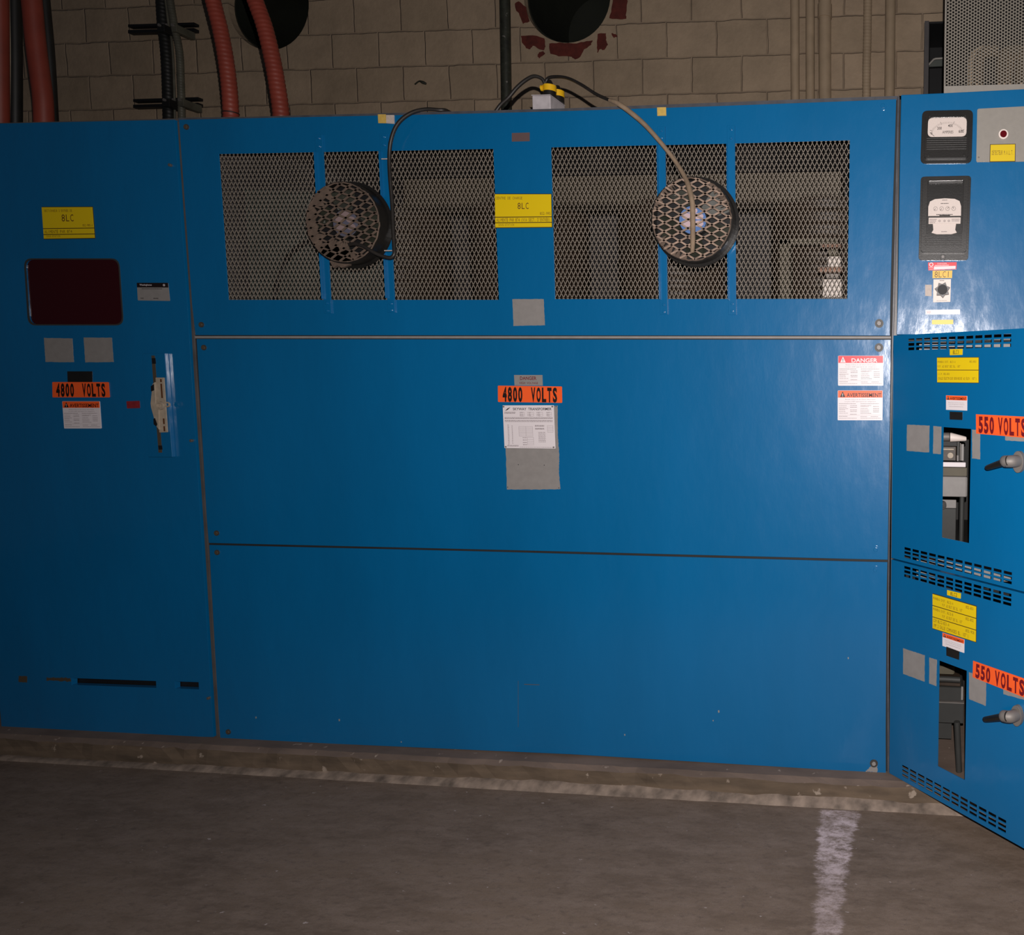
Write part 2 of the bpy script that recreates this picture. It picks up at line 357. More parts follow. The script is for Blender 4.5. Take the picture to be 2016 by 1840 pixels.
def wall_mat():
    m = bpy.data.materials.new('tan_painted_block'); m.use_nodes = True; N = m.node_tree.nodes; L = m.node_tree.links; b = N['Principled BSDF']
    geo = N.new('ShaderNodeNewGeometry'); sx = N.new('ShaderNodeSeparateXYZ'); L.new(geo.outputs['Position'], sx.inputs[0])
    wn = N.new('ShaderNodeTexNoise'); wn.inputs['Scale'].default_value = 9; L.new(geo.outputs['Position'], wn.inputs[0])
    cx = N.new('ShaderNodeCombineXYZ')
    def off(src, k, a):
        m1 = N.new('ShaderNodeMath'); m1.operation = 'MULTIPLY_ADD'; L.new(wn.outputs[0], m1.inputs[0]); m1.inputs[1].default_value = k; L.new(src, m1.inputs[2])
        m2 = N.new('ShaderNodeMath'); m2.operation = 'ADD'; L.new(m1.outputs[0], m2.inputs[0]); m2.inputs[1].default_value = a; return m2.outputs[0]
    L.new(off(sx.outputs[0], .016, 3.03+.28*20), cx.inputs[0]); L.new(off(sx.outputs[2], .016, -(1.757+EYE)+.19*40-.004), cx.inputs[1])
    def brick(c1, c2, mo, sz, sm):
        t = N.new('ShaderNodeTexBrick'); L.new(cx.outputs[0], t.inputs['Vector']); t.inputs['Scale'].default_value = 1
        t.inputs['Brick Width'].default_value = .28; t.inputs['Row Height'].default_value = .19; t.inputs['Mortar Size'].default_value = sz; t.inputs['Mortar Smooth'].default_value = sm
        t.inputs['Color1'].default_value = (*c1, 1); t.inputs['Color2'].default_value = (*c2, 1); t.inputs['Mortar'].default_value = (*mo, 1); t.offset = .5; return t
    t = brick((.42, .315, .215), (.365, .275, .185), (.37, .275, .19), .0035, .6)
    n = N.new('ShaderNodeTexNoise'); n.inputs['Scale'].default_value = 5; n.inputs['Detail'].default_value = 10; n.inputs['Roughness'].default_value = .7; L.new(geo.outputs['Position'], n.inputs[0])
    r = N.new('ShaderNodeMapRange'); r.inputs['From Min'].default_value = .3; r.inputs['From Max'].default_value = .7; r.inputs['To Min'].default_value = .8; r.inputs['To Max'].default_value = 1.12; L.new(n.outputs[0], r.inputs[0])
    s = N.new('ShaderNodeVectorMath'); s.operation = 'SCALE'; L.new(t.outputs[0], s.inputs[0]); L.new(r.outputs[0], s.inputs['Scale'])
    # cracks of missing paint beside the joints
    t2 = brick((0, 0, 0), (0, 0, 0), (1, 1, 1), .0022, .1); n3 = N.new('ShaderNodeTexNoise'); n3.inputs['Scale'].default_value = 6; n3.inputs['Detail'].default_value = 8; L.new(geo.outputs['Position'], n3.inputs[0])
    r3 = N.new('ShaderNodeMapRange'); r3.inputs['From Min'].default_value = .44; r3.inputs['From Max'].default_value = .56; L.new(n3.outputs[0], r3.inputs[0])
    mm = N.new('ShaderNodeMath'); mm.operation = 'MULTIPLY'; L.new(t2.outputs['Fac'], mm.inputs[0]); L.new(r3.outputs[0], mm.inputs[1])
    mx = N.new('ShaderNodeMix'); mx.data_type = 'RGBA'; L.new(mm.outputs[0], mx.inputs[0]); L.new(s.outputs[0], mx.inputs[6]); mx.inputs[7].default_value = (.27, .20, .14, 1)
    L.new(mx.outputs[2], b.inputs['Base Color']); b.inputs['Roughness'].default_value = .7
    bk = brick((1, 1, 1), (1, 1, 1), (0, 0, 0), .006, .7)
    n2 = N.new('ShaderNodeTexNoise'); n2.inputs['Scale'].default_value = 35; n2.inputs['Detail'].default_value = 8; L.new(geo.outputs['Position'], n2.inputs[0])
    ad = N.new('ShaderNodeMath'); ad.operation = 'MULTIPLY_ADD'; L.new(n2.outputs[0], ad.inputs[0]); ad.inputs[1].default_value = .35; L.new(bk.outputs[0], ad.inputs[2])
    bp = N.new('ShaderNodeBump'); bp.inputs['Strength'].default_value = .8; bp.inputs['Distance'].default_value = .009; L.new(ad.outputs[0], bp.inputs['Height']); L.new(bp.outputs[0], b.inputs['Normal'])
    return m
WALLM = wall_mat()
def circ_fit(px, py, rpx):
    u, z = WALL.inv(px, py); u2, _ = WALL.inv(px+rpx, py); return u, z, abs(u2-u)
h1 = circ_fit(528, 8, 80); h2 = circ_fit(1116, -10, 86)
circ = lambda h, n=48: [(h[0]+h[2]*math.cos(2*math.pi*k/n), h[1]+h[2]*1.02*math.sin(2*math.pi*k/n)) for k in range(n)]
b = MB(); b.prism(WALL, [(-7.5, -.1), (3, -.1), (3, 4.2), (-7.5, 4.2)], 0, .25, [circ(h1), circ(h2)])
wall = mk('wall_back', b, WALLM, origin=(0, 0, 0), kind='structure')
for h in (h1, h2):
    b = MB(); b.ringwall(WALL, h[0], h[1], h[2]*1.0, h[2]*.97, -.04, .5); b.disc(WALL, h[0], h[1], h[2], -.5, .02, 40)
    mk('duct_sleeve', b, HOLE, wall, label='dark round duct opening')
# paint flaked off the bricks around the second duct opening
flakes = [[(1014, 8), (1022, 3), (1036, 14), (1043, 42), (1030, 47), (1023, 30), (1017, 22)],
          [(1026, 71), (1050, 70), (1072, 76), (1074, 92), (1070, 99), (1058, 95), (1049, 90), (1044, 97), (1036, 95), (1028, 84)],
          [(1062, 103), (1070, 101), (1073, 106), (1062, 115), (1059, 110)],
          [(1082, 86), (1102, 84), (1130, 86), (1150, 83), (1167, 80), (1164, 88), (1150, 97), (1143, 111), (1132, 117), (1126, 112), (1100, 111), (1084, 106)],
          [(1177, 67), (1193, 66), (1193, 78), (1197, 88), (1190, 98), (1181, 97), (1176, 104), (1176, 90)],
          [(1204, 66), (1212, 67), (1216, 72), (1209, 75)],
          [(1207, 0), (1234, -3), (1236, 2), (1232, 30), (1233, 37), (1219, 38), (1200, 36), (1204, 18)],
          [(1018, -40), (1030, -40), (1030, -10), (1020, -4)], [(1200, -40), (1236, -40), (1238, -8), (1208, -4)]]
for fpx in flakes:
    dense = []
    for i, p in enumerate(fpx):
        q = fpx[(i+1) % len(fpx)]
        for t in (0, .33, .66): dense.append((p[0]+(q[0]-p[0])*t+(random.uniform(-1.2, 1.2) if t else 0), p[1]+(q[1]-p[1])*t+(random.uniform(-1.2, 1.2) if t else 0)))
    mk('flaked_brick_patch', box(WALL, WALL.poly(dense), .003, .004), BRICKR, wall, label='red brick bared by flaked paint')
for cx_, cy_, l in ((828, 163, 11),):
    b = MB(); b.tube([WALL.at(cx_-l, cy_+3, .004), WALL.at(cx_-3, cy_-3, .01), WALL.at(cx_+4, cy_-1, .008), WALL.at(cx_+l, cy_+2, .004)], [.004, .004, .009, .006], 8)
    mk('mortar_lump', b, BLKP, wall)

# ---------------- cabinet bodies ----------------
def shell(mb, x0, x1, z0, z1, y0, y1, t=.012, bottom=True, front_y=None, inner=None):
    """open-fronted sheet-steel box"""
    mb.box(x0, x0+t, y0, y1, z0, z1); mb.box(x1-t, x1, y0, y1, z0, z1); mb.box(x0+t, x1-t, y0, y1, z1-t, z1); mb.box(x0+t, x1-t, y1-t, y1, z0, z1-t)
    if bottom: mb.box(x0+t, x1-t, y0, y1-t, z0, z0+t)
def front_frame(S, outer, holes, off=-.010, th=.012): b = MB(); b.prism(S, outer, off, th, holes); return b
def shrink(q, d):
    cx = sum(p[0] for p in q)/len(q); cz = sum(p[1] for p in q)/len(q)
    return [(p[0]+(d if p[0] < cx else -d), p[1]+(d if p[1] < cz else -d)) for p in q]
DEP = 1.15
P = FRONT.poly
def bolt(parent, S, px, py, r, m, off=0, h=.008, washer=None, at=None):
    u, z = at or S.inv(px, py, off); b = MB()
    b.disc(S, u, z, r, off+h, h+.001, 6, a0=random.uniform(0, 1)); o = mk('bolt', b, m, parent, bevel=.0012)
    if washer: b = MB(); b.disc(S, u, z, washer, off+.0025, .003, 22); mk('washer', b, BLUE if m == BLUE else WASH, o)
    return o

# left cabinet -------------------------------------------------
Lp = P([(-100, 245), (0, 243), (160, 239.5), (343, 235.5), (356, 420), (369, 600), (376, 720), (396, 1040), (402, 1140), (419, 1430), (420, 1450.5), (360, 1449), (160, 1439), (3, 1431.5)])
xl0 = Lp[0][0]; ztop = Lp[3][1]+.012; x_mid = FRONT.inv(352, 300)[0]
lab_l = 'blue steel switch cabinet with a dark maroon viewing window, left of the meshed one'
CAB1 = empty('switch_cabinet', ((Lp[0][0]+Lp[3][0])/2, .5, HP), lab_l, 'electrical cabinet')
b = MB(); xr1 = FRONT.inv(348.5, 240)[0]; shell(b, xl0-.01, xr1-.001, HP, ztop, .022, DEP)
mk('body', b, FRAME, CAB1)
win = [(50, 511), (233, 511), (241.5, 638), (59, 638)]
wq = rounded(P(win), .03); sl1 = P([(141, 1334.3), (307, 1340.3), (307.6, 1353.7), (141, 1347.7)]); sl2 = P([(344.4, 1341), (391, 1342.5), (391.7, 1356.6), (344.9, 1354.8)])
lev = P([(306, 712), (312, 712), (326, 888), (319.5, 888)])
b = MB(); b.prism(FRONT, Lp, 0, .02, [wq, sl1, sl2])
panel1 = mk('front_panel', b, BLUE, CAB1, bevel=.003)
b = MB(); b.prism(FRONT, rounded(P(win), .03), -.004, .006); mk('viewing_window', b, GLASSR, CAB1, label='dark maroon glass window')
b = MB(); o_ = rounded(P([(47.5, 508.5), (235, 508.5), (244, 640.5), (56, 640.5)]), .032); b.prism(FRONT, o_, .0015, .003, [rounded(P(win), .03)]); mk('window_gasket', b, DGREY, CAB1)
b = MB(); b.box(xl0, xr1-.02, .024, .03, sl1[3][1]-.05, sl1[0][1]+.05); mk('backing_plate', b, BLKM, CAB1)
def patch(S, parent, px, m=BGREY, off=.0006, name='bare_patch', label=None, r=.002, rag=0):
    q = S.poly(px)
    if rag:
        d = []
        for i, p in enumerate(q):
            nx = q[(i+1) % len(q)]; k = 14
            for j in range(k): d.append((p[0]+(nx[0]-p[0])*j/k+random.uniform(-rag, rag), p[1]+(nx[1]-p[1])*j/k+random.uniform(-rag, rag)))
        q = d
    return mk(name, box(S, q, off, .0008), m, parent, label=label)
patch(FRONT, CAB1, [(86.8, 665), (142.7, 666), (145.7, 713), (90, 712.3)], rag=.0006, label='bare grey square where a label was removed')
patch(FRONT, CAB1, [(165, 664), (220.4, 664.6), (224, 712.5), (168, 713)], rag=.0006, label='bare grey square where a label was removed')
patch(FRONT, CAB1, [(37, 1330), (53.6, 1330.5), (53.6, 1343), (37, 1342)], RUSTB, rag=.001, name='rust_spot')
patch(FRONT, CAB1, [(92, 1333), (139, 1334), (139, 1341), (92, 1339)], RUSTB, rag=.002, name='rust_spot')
for x, y in ((337, 325.5), (379, 867), (412.5, 1373)): bolt(CAB1, FRONT, x, y, .006, CHROME)
# lever escutcheon
q = P([(287.5, 696), (332, 695), (346.5, 899), (300.5, 899)])
b = MB(); b.prism(FRONT, q, .014, .014); hp = mk('lever_plate', b, BLUE, CAB1, bevel=.0018)
b = MB(); b.prism(FRONT, P([(306, 700), (312.5, 700), (327, 890), (320, 890)]), .0146, .001); mk('lever_slot', b, RUSTB, hp)
for z0, z1 in ((705, 716), (876, 884)):
    b = MB(); b.prism(FRONT, P([(307+(z0-705)*.075, z0), (314+(z0-705)*.075, z0), (315+(z0-705)*.075, z1), (308+(z0-705)*.075, z1)]), .0155, .002); mk('slot_end', b, BLKM, hp)
b = MB(); q2 = P([(316.5, 743), (332.5, 743), (339.5, 850), (324, 850.5)]); b.prism(FRONT, q2, .019, .004)
cp = mk('indicator_plate', b, CREAM, CAB1, bevel=.001, label='cream switch position plate')
b = MB()
for y0, y1 in ((746, 752), (755, 783), (823, 834), (838, 848)):
    xx = 325.5+(y0-743)*.07; b.prism(FRONT, P([(xx, y0), (xx+3, y0), (xx+3+(y1-y0)*.07, y1), (xx+(y1-y0)*.07, y1)]), .0196, .0005)
mk('indicator_lettering', b, INKB, cp)
b = MB(); b.prism(FRONT, P([(314, 755), (318, 752), (320, 795), (326, 800), (326.5, 845), (321, 838), (311, 802), (310, 793)]), .025, .006); lv = mk('switch_lever', b, CREAM, CAB1, bevel=.001)
u, z = FRONT.inv(319, 798, .02); b = MB(); b.ringwall(FRONT, u, z, .015, .010, .031, .008, 20); u2, z2 = FRONT.inv(331, 796, .02); b.ringwall(FRONT, u2, z2, .010, .006, .025, .005, 18); mk('pivot_ring', b, CREAM, lv)
for pq in ([(311.5, 760), (317, 756), (317.5, 768), (312, 770)], [(316.5, 824), (319, 822), (323.5, 834), (322, 838), (317, 834)]):
    b = MB(); b.prism(FRONT, P(pq), .0265, .003); mk('lever_notch', b, BLKM, lv)

# transformer cabinet ------------------------------------------
lab_t = 'wide blue steel transformer cabinet in the middle, two long mesh windows across its top'
T1 = [(352, 235.5), (660, 229), (960, 222.5), (1120, 218), (1400, 209), (1640, 200), (1764.5, 195), (1762, 280), (1757, 430), (1752.8, 600), (1752, 660.5), (1100, 660), (384.5, 659.5), (378, 600), (365, 420)]
T2 = [(387, 667), (1040, 668), (1753.5, 668.5), (1753.5, 720), (1748.5, 1040), (1747.5, 1101.5), (1660, 1099.5), (1120, 1085.5), (960, 1081.5), (411, 1068.5), (407, 1020)]
T3 = [(412, 1072.5), (960, 1085.5), (1120, 1090), (1660, 1104.5), (1747, 1106.5), (1745.7, 1160), (1743.7, 1440), (1744, 1521.5), (1660, 1516.5), (1120, 1484), (960, 1477), (520, 1457.5), (434, 1454.5), (430, 1400), (414, 1110)]
xt0 = xr1+.001; xt1 = FRONT.inv(1769, 200)[0]
CAB2 = empty('transformer_cabinet', ((xt0+xt1)/2, .55, HP), lab_t, 'electrical cabinet')
W1 = P([(431, 303), (700, 298), (971, 293), (982, 590), (450, 590)]); W2 = P([(1085, 290), (1400, 283.5), (1673, 276), (1668, 588), (1093, 588.5)])
wz1 = max(W1[0][1], W2[2][1])+.02; wz0 = W1[4][1]-.02
b = MB(); shell(b, xt0, xt1, HP, P([(960, 216.8)])[0][1], .022, DEP); body2 = mk('body', b, FRAME, CAB2)
fz = P([(960, 216.8)])[0][1]
out = P([(349.5, 231.3), (480, 229.4), (960, 216.8), (1120, 212.4), (1640, 192.3), (1768.5, 188), (1764, 400), (1756, 661), (1754, 900), (1750, 1200), (1747.5, 1523)])+P([(1120, 1485), (434, 1456), (425, 1452), (405, 1110), (378, 663), (362, 420)])
hole = lambda w: shrink([(min(p[0] for p in w), max(p[1] for p in w)), (max(p[0] for p in w), max(p[1] for p in w)), (max(p[0] for p in w), min(p[1] for p in w)), (min(p[0] for p in w), min(p[1] for p in w))], -.03)
mk('front_frame', front_frame(FRONT, out, [hole(W1), hole(W2)], -.010, .011), SHELL, CAB2)  # coloured near black to stand in for shadow in the panel gaps
b = MB(); b.prism(FRONT, P([(349.5, 231.3), (480, 229.4), (960, 216.8), (1120, 212.4), (1640, 192.3), (1767, 188), (1766, 197), (1640, 202), (1120, 220), (960, 224.5), (480, 236), (349.5, 238)]), -.003, .006); mk('top_rail', b, RAIL, CAB2)
b = MB(); b.prism(FRONT, P([(1766.8, 190), (1771.3, 190), (1765, 420), (1761.3, 600), (1757.5, 720), (1752, 1040), (1750, 1300), (1750.5, 1522), (1746.8, 1522), (1746.5, 1300), (1749, 1040), (1754.5, 720), (1757, 600), (1761.5, 420)]), -.002, .006); mk('corner_post', b, RAIL, CAB2, bevel=.0015)
b = MB(); b.prism(FRONT, P([(346.5, 238), (350.5, 238), (376.5, 600), (383.5, 720), (405, 1040), (431, 1452), (424, 1452), (399, 1040), (378.5, 720), (372, 600)]), -.004, .006); mk('corner_post', b, FRAME, CAB2, bevel=.001)
b = MB(); b.prism(FRONT, P(T1), 0, .0025, [W1, W2]); mk('upper_panel', b, BLUE, CAB2, bevel=.0009)
# turned-back edges of the upper panel
for nm, T, by in (('middle_panel', T2, .003), ('lower_panel', T3, .003)):
    b = MB(); b.prism(FRONT, P(T), 0, .006); mk(nm, b, BLUE, CAB2, bevel=by)
b = MB(); q = P([(381, 661.2), (1753.8, 661.8), (1754, 666.2), (381.5, 665.6)]); b.prism(FRONT, q, -.0045, .003); mk('seam_strip', b, BGREY, CAB2)
for x, y, c in ((1738, 209, 2), (1731, 636.5, 1), (1730.5, 684, 1), (1724, 1081.5, 2), (1723, 1121, 2), (1720.5, 1502, 3), (367.5, 250, 0), (397, 639, 0), (402, 684, 0), (427, 1049, 0), (428, 1087, 0), (450, 1440, 0)):
    bolt(CAB2, FRONT, x, y, (.0075, .009, .008, .008)[c], (RUSTB, CHROME, BLUE, BGREY)[c], h=(.006, .009, .006, .006)[c], washer=(.010, .0145, .0135, .014)[c])
# expanded-metal windows
def lattice(mb, S, x0, x1, z0, z1, cw, ch, wd, th, off, clip=None, rot=0, c=None):
    nx, nz = int((x1-x0)/(cw/2))+1, int((z1-z0)/(ch/2))+1
    cr, sr = math.cos(rot), math.sin(rot)
    for i in range(nx):
        for j in range(nz):
            a, bb = ((i, j), (i+1, j+1)) if (i+j) % 2 == 0 else ((i, j+1), (i+1, j))
            pts = []
            for (m_, n_) in (a, bb):
                u, z = x0+m_*cw/2, z0+n_*ch/2
                if c: du, dz = u-c[0], z-c[1]; u, z = c[0]+du*cr-dz*sr, c[1]+du*sr+dz*cr
                pts.append((u, z))
            if not clip: mb.strand(S.pt(*pts[0], off), S.pt(*pts[1], off), wd, S, th); continue
            m5 = 6; ks = [k for k in range(m5) if clip(pts[0][0]+(pts[1][0]-pts[0][0])*(k+.5)/m5, pts[0][1]+(pts[1][1]-pts[0][1])*(k+.5)/m5)]
            if not ks: continue
            e0 = [pts[0][i_]+(pts[1][i_]-pts[0][i_])*min(ks)/m5 for i_ in (0, 1)]; e1 = [pts[0][i_]+(pts[1][i_]-pts[0][i_])*(max(ks)+1)/m5 for i_ in (0, 1)]
            mb.strand(S.pt(*e0, off), S.pt(*e1, off), wd, S, th)
for W_ in (W1, W2):
    b = MB(); xs_ = [p[0] for p in W_]; zs_ = [p[1] for p in W_]
    lattice(b, FRONT, min(xs_)-.01, max(xs_)+.01, min(zs_)-.008, max(zs_)+.012, .0152, .0306, .0021, .0014, -.006)
    mk('mesh_grille', b, MESH, CAB2, label='tan diamond mesh')
# struts
STR = [((628, 266), (649, 617), [(627, 273), (628.6, 289), (647, 597), (649.5, 612)]), ((755.5, 264), (774, 615.5), [(755, 270.5), (756.5, 286), (771.4, 598), (773, 611)]),
       ((1302, 250), (1309, 619), [(1303, 258), (1303.5, 272), (1307.4, 600), (1309, 614)]), ((1440, 248), (1442.5, 620), [(1439.5, 255), (1440, 273), (1442, 598), (1441.4, 612)])]
for (a, c, bl) in STR:
    ua, za = FRONT.inv(*a); uc, zc = FRONT.inv(*c); um = (ua+uc)/2; b = MB()
    b.box(um-.0135, um+.0135, -.006, 0, zc, za); b.box(um-.0135, um-.0105, -.016, -.006, zc+.05, za-.06)
    st = mk('strut', b, BLUE, CAB2, bevel=.0008)
    for bx in bl: bolt(st, FRONT, *bx, .0055, BLUE, off=.006, h=.005, at=(um, FRONT.inv(*bx)[1]))
patch(FRONT, CAB2, [(1009, 588.7), (1070.5, 588.5), (1073, 640.3), (1011, 641.3)], rag=.0005, label='bare grey square below the mesh windows')
GP = [(993, 800), (1098, 798.5), (1098.5, 860), (1101, 896), (1100.5, 930), (1103.4, 962.5), (1060, 963.5), (998, 963), (996.5, 900)]
patch(FRONT, CAB2, GP, rag=.0008, off=.0007, label='tall bare grey patch around the nameplate')
for x, y in ((1020.8, 914.3), (1071.6, 915.4), (999.8, 958.5), (1100.6, 960.2), (1095, 799.8)):
    u, z = FRONT.inv(x, y); b = MB(); b.disc(FRONT, u, z, .0016, .0012, .001, 10); mk('rivet_hole', b, BLKM, CAB2)
patch(FRONT, CAB2, [(1718, 1496), (1724, 1495), (1727, 1502), (1727, 1519), (1705, 1518), (1714, 1508)], BGREY, off=.0004, rag=.002, name='paint_wear')
b = MB(); b.prism(FRONT, P([(1020, 1340), (1020.6, 1340), (1020.6, 1431), (1020, 1431)]), .0003, .0003); b.prism(FRONT, P([(1032, 1346), (1062, 1347), (1062, 1348.2), (1032, 1347.4)]), .0003, .0003); mk('paint_scratch', b, FRAME, CAB2)
for x, y, r_ in ((1415, 1400, 1.7), (1404, 1418, 1), (668, 1417, 1.5), (504, 1412, 1.3), (1230, 1446, 1.2), (1670, 1295, 1.3), (1787, 1140, 0), (790, 1460, 1)):
    if r_: patch(FRONT, CAB2, [(x-r_, y-r_), (x+r_*.6, y-r_*1.6), (x+r_, y+r_), (x-r_*.4, y+r_*1.7)], PGREY, off=.0004, name='paint_chip')
# what stands inside, seen through the mesh
xi = lambda px, y: plane_y(y).inv(px, 450)[0]
zi = lambda py, px, y: plane_y(y).inv(px, py)[1]
core = empty('transformer_core', ((xt0+xt1)/2, .6, HP+.02), 'dusty dry-type transformer behind the mesh windows', 'transformer')
for x in [xt0+.32+(xt1-xt0-.64)*k/3 for k in range(4)]:
    pass; b = MB(); b.tube([(x, .62, HP+.35), (x, .62, zi(420, 900, .6))], .235, 36, rib=.05, sub=1); mk('coil', b, COIL, core, label='brown varnished coil')
b = MB(); b.box(xt0+.55, xi(1655, .4), .40, .52, zi(402, 1200, .4), zi(345, 1200, .4)); b.box(xt0+.55, xi(1655, .4), .385, .40, zi(402, 1200, .4), zi(398, 1200, .4)); mk('top_clamp_beam', b, TANB, core, bevel=.004)
b = MB(); b.box(xt0+.2, xt1-.15, .4, .8, HP+.2, HP+.35); mk('bottom_clamp_beam', b, TANB, core)
for fx_ in (xt0+.2, xt1-.3): b = MB(); b.box(fx_, fx_+.1, .3, .9, HP+.012, HP+.2); mk('foot', b, TANB, core)
b = MB(); b.box(xi(1535, .3), xi(1555, .3), .30, .36, HP+.3, zi(470, 1540, .3)); b.box(xi(1535, .3), xi(1650, .3), .30, .34, zi(480, 1600, .3), zi(470, 1600, .3)); mk('support_bracket', b, OLIVE, core)
# angled green-grey barrier board at the left
a0 = Vector((xt0+.13, 0, 0)); a1 = Vector((xt0+.52, 0, 0))
b = MB(); b.add([Vector((a0.x-.1, .22, HP+.012)), Vector((a1.x, .34, HP+.012)), Vector((a1.x, .34, zi(400, 560, .45))), Vector((a0.x-.1, .22, zi(400, 560, .45)))], [(0, 1, 2, 3)])
b.add([v+Vector((0, .008, 0)) for v in b.v[:4]], [(3, 2, 1, 0)])
mk('barrier_board', b, GREENP, label='grey-green board behind the left end of the left mesh window', cat='panel')
b = MB(); b.tube([plane_y(.2).at(x, y) for x, y in ((618, 470), (590, 484), (568, 505), (552, 535), (543, 570), (540, 620))], .008, 10)
mk('inner_cable', b, BLKM, label='black cable curving down behind the left mesh window', cat='cable')
# insulator stack at the right
S_ = plane_y(.16); ins = empty('busbar_insulator', S_.at(1640, 596), 'white porcelain insulator behind the right end of the right mesh window', 'insulator')
def blk(px, d, off=0, S=S_): q = S.rect([(px[0], px[1]), (px[2], px[1]), (px[2], px[3]), (px[0], px[3])]); b = MB(); b.prism(S, q, off, d); return b
mk('lower_block', blk((1619.5, 549, 1656.5, 585), .07), PORC, ins, bevel=.005)
mk('upper_block', blk((1629, 504, 1655, 525), .06), PORC, ins, bevel=.005)
mk('busbar', blk((1611, 527, 1660, 537), .05, .02), COPPER, ins, bevel=.002)
mk('busbar', blk((1617, 482, 1657, 488), .05, .02), COPPER, ins, bevel=.002)
mk('clamp', blk((1625, 538, 1652, 548), .04, .0), STEEL, ins, bevel=.003)
mk('clamp', blk((1630, 490, 1650, 503), .04, .0), OLIVE, ins, bevel=.003)
mk('base', blk((1610, 585.5, 1662, 640), .1, .0), FRAME, ins, bevel=.003)

# ---------------- cooling fans ----------------
def fan(px, py, label, rot, crust, seed):
    yo = .066; u, z = FRONT.inv(px, py, yo); rd = random.Random(seed); R = .137
    t = empty('cooling_fan', FRONT.pt(u, z, .016), label, 'fan', 'cooling fans on the mesh windows')
    b = MB(); b.ringwall(FRONT, u, z, R+.002, R-.002, .060, .044, 60); b.ringwall(FRONT, u, z, R+.012, R-.004, .019, .003, 60); mk('housing', b, BLK, t)
    b = MB(); b.disc(FRONT, u, z, R-.002, .020, .002, 48); mk('fan_shade_disc', b, BLKM, t)  # added black disc: the shade inside the fan, hides the struts
    b = MB()
    for k in range(5):
        a = 2*math.pi*k/5+rd.random(); v = []
        for rr, tw, wd in ((.045, .5, .35), (.085, .35, .38), (.125, .25, .36)):
            for sgn in (-1, 1): v.append(FRONT.pt(u+rr*math.cos(a+sgn*wd), z+rr*math.sin(a+sgn*wd), .030+sgn*.014*tw*2))
        b.add(v, [(0, 1, 3, 2), (2, 3, 5, 4)]); b.add([p-FRONT.n*.0015 for p in v], [(2, 3, 1, 0), (4, 5, 3, 2)])
    mk('blade_set', b, BLKP, t, smooth=True)
    b = MB(); b.disc(FRONT, u, z, .050, .050, .034, 32); hub = mk('motor_hub', b, BLK, t, bevel=.004)
    b = MB(); b.disc(FRONT, u, z, .046, .0508, .0006, 32); st = mk('hub_sticker', b, STICKD if crust else STICKB, t, label='round blue sticker with pale ovals')
    b = MB()
    for ox, oz in ((-.02, .012), (.02, .012), (-.02, -.012), (.02, -.012), (0, .03)): b.disc(FRONT, u+ox, z+oz, .0165, .0514, .0004, 20, r2=.0105)
    mk('sticker_oval', b, STICKE if crust else STICK, st)
    # coarse guard, caked with dust
    b = MB(); lattice(b, FRONT, u-R-.06, u+R+.06, z-R-.05, z+R+.05, .0535, .0285, .0066 if crust else .0058, .003, yo, clip=lambda a, c: math.hypot(a-u, c-z) < R-.006, rot=rot, c=(u, z))
    g = mk('guard', b, DUSTP if not crust else DUSTB, t, label='dusty coarse mesh guard')
    b = MB(); pts = []
    for k in range(73): a = 2*math.pi*k/72; pts.append(FRONT.pt(u+(R-.004+rd.uniform(-.002, .0015))*math.cos(a), z+(R-.004+rd.uniform(-.002, .0015))*math.sin(a), yo-.003+rd.uniform(-.003, .001)))
    b.tube(pts, .0028, 6, caps=False, sub=1); mk('guard_rim', b, DUSTB, t)
    for k in range(4):
        a = math.pi/4+k*math.pi/2; b = MB(); b.tube([FRONT.pt(u+(R-.004)*math.cos(a), z+(R-.004)*math.sin(a), yo-.004), FRONT.pt(u+(R-.002)*math.cos(a), z+(R-.002)*math.sin(a), .02)], .004, 8); mk('guard_stud', b, DUSTP, t)
    # felted dust on the guard
    def felt(a0, a1, rin, n=26):
        o_ = []; i_ = []
        for k in range(n+1):
            a = a0+(a1-a0)*k/n; ro = R-.005; o_.append((u+ro*math.cos(a), z+ro*math.sin(a))); ri = rin*(1+.12*math.sin(k*1.9+seed)+rd.uniform(-.07, .07)); i_.append((u+ri*math.cos(a), z+ri*math.sin(a)))
        bb = MB(); bb.prism(FRONT, o_+i_[::-1], yo-.001, .004); return bb
    if crust:
        mk('dust_crust', felt(math.radians(112), math.radians(290), .098), DUSTB, t)
        mk('dust_crust', felt(math.radians(230), math.radians(282), .072), DUSTB, t)
        b = MB(); q = FRONT.poly([(652, 505), (672, 512), (690, 513), (686, 522), (672, 527), (664, 522), (656, 527), (650, 516)], .05); b.prism(FRONT, q, .05, .012); mk('dust_tuft', b, DUSTB, t)
    else:
        mk('dust_crust', felt(math.radians(118), math.radians(160), .118), DUSTB, t); mk('dust_crust', felt(math.radians(205), math.radians(262), .118), DUSTB, t); mk('dust_crust', felt(math.radians(20), math.radians(62), .122), DUSTB, t)
    return t, u, z
fan(673.5, 437.5, 'round fan thickly caked in brown dust, on the left mesh window', math.radians(8), True, 3)
fan(1361, 431, 'round fan with pale coarse guard and cord over its middle, on the right mesh window', math.radians(-3), False, 5)

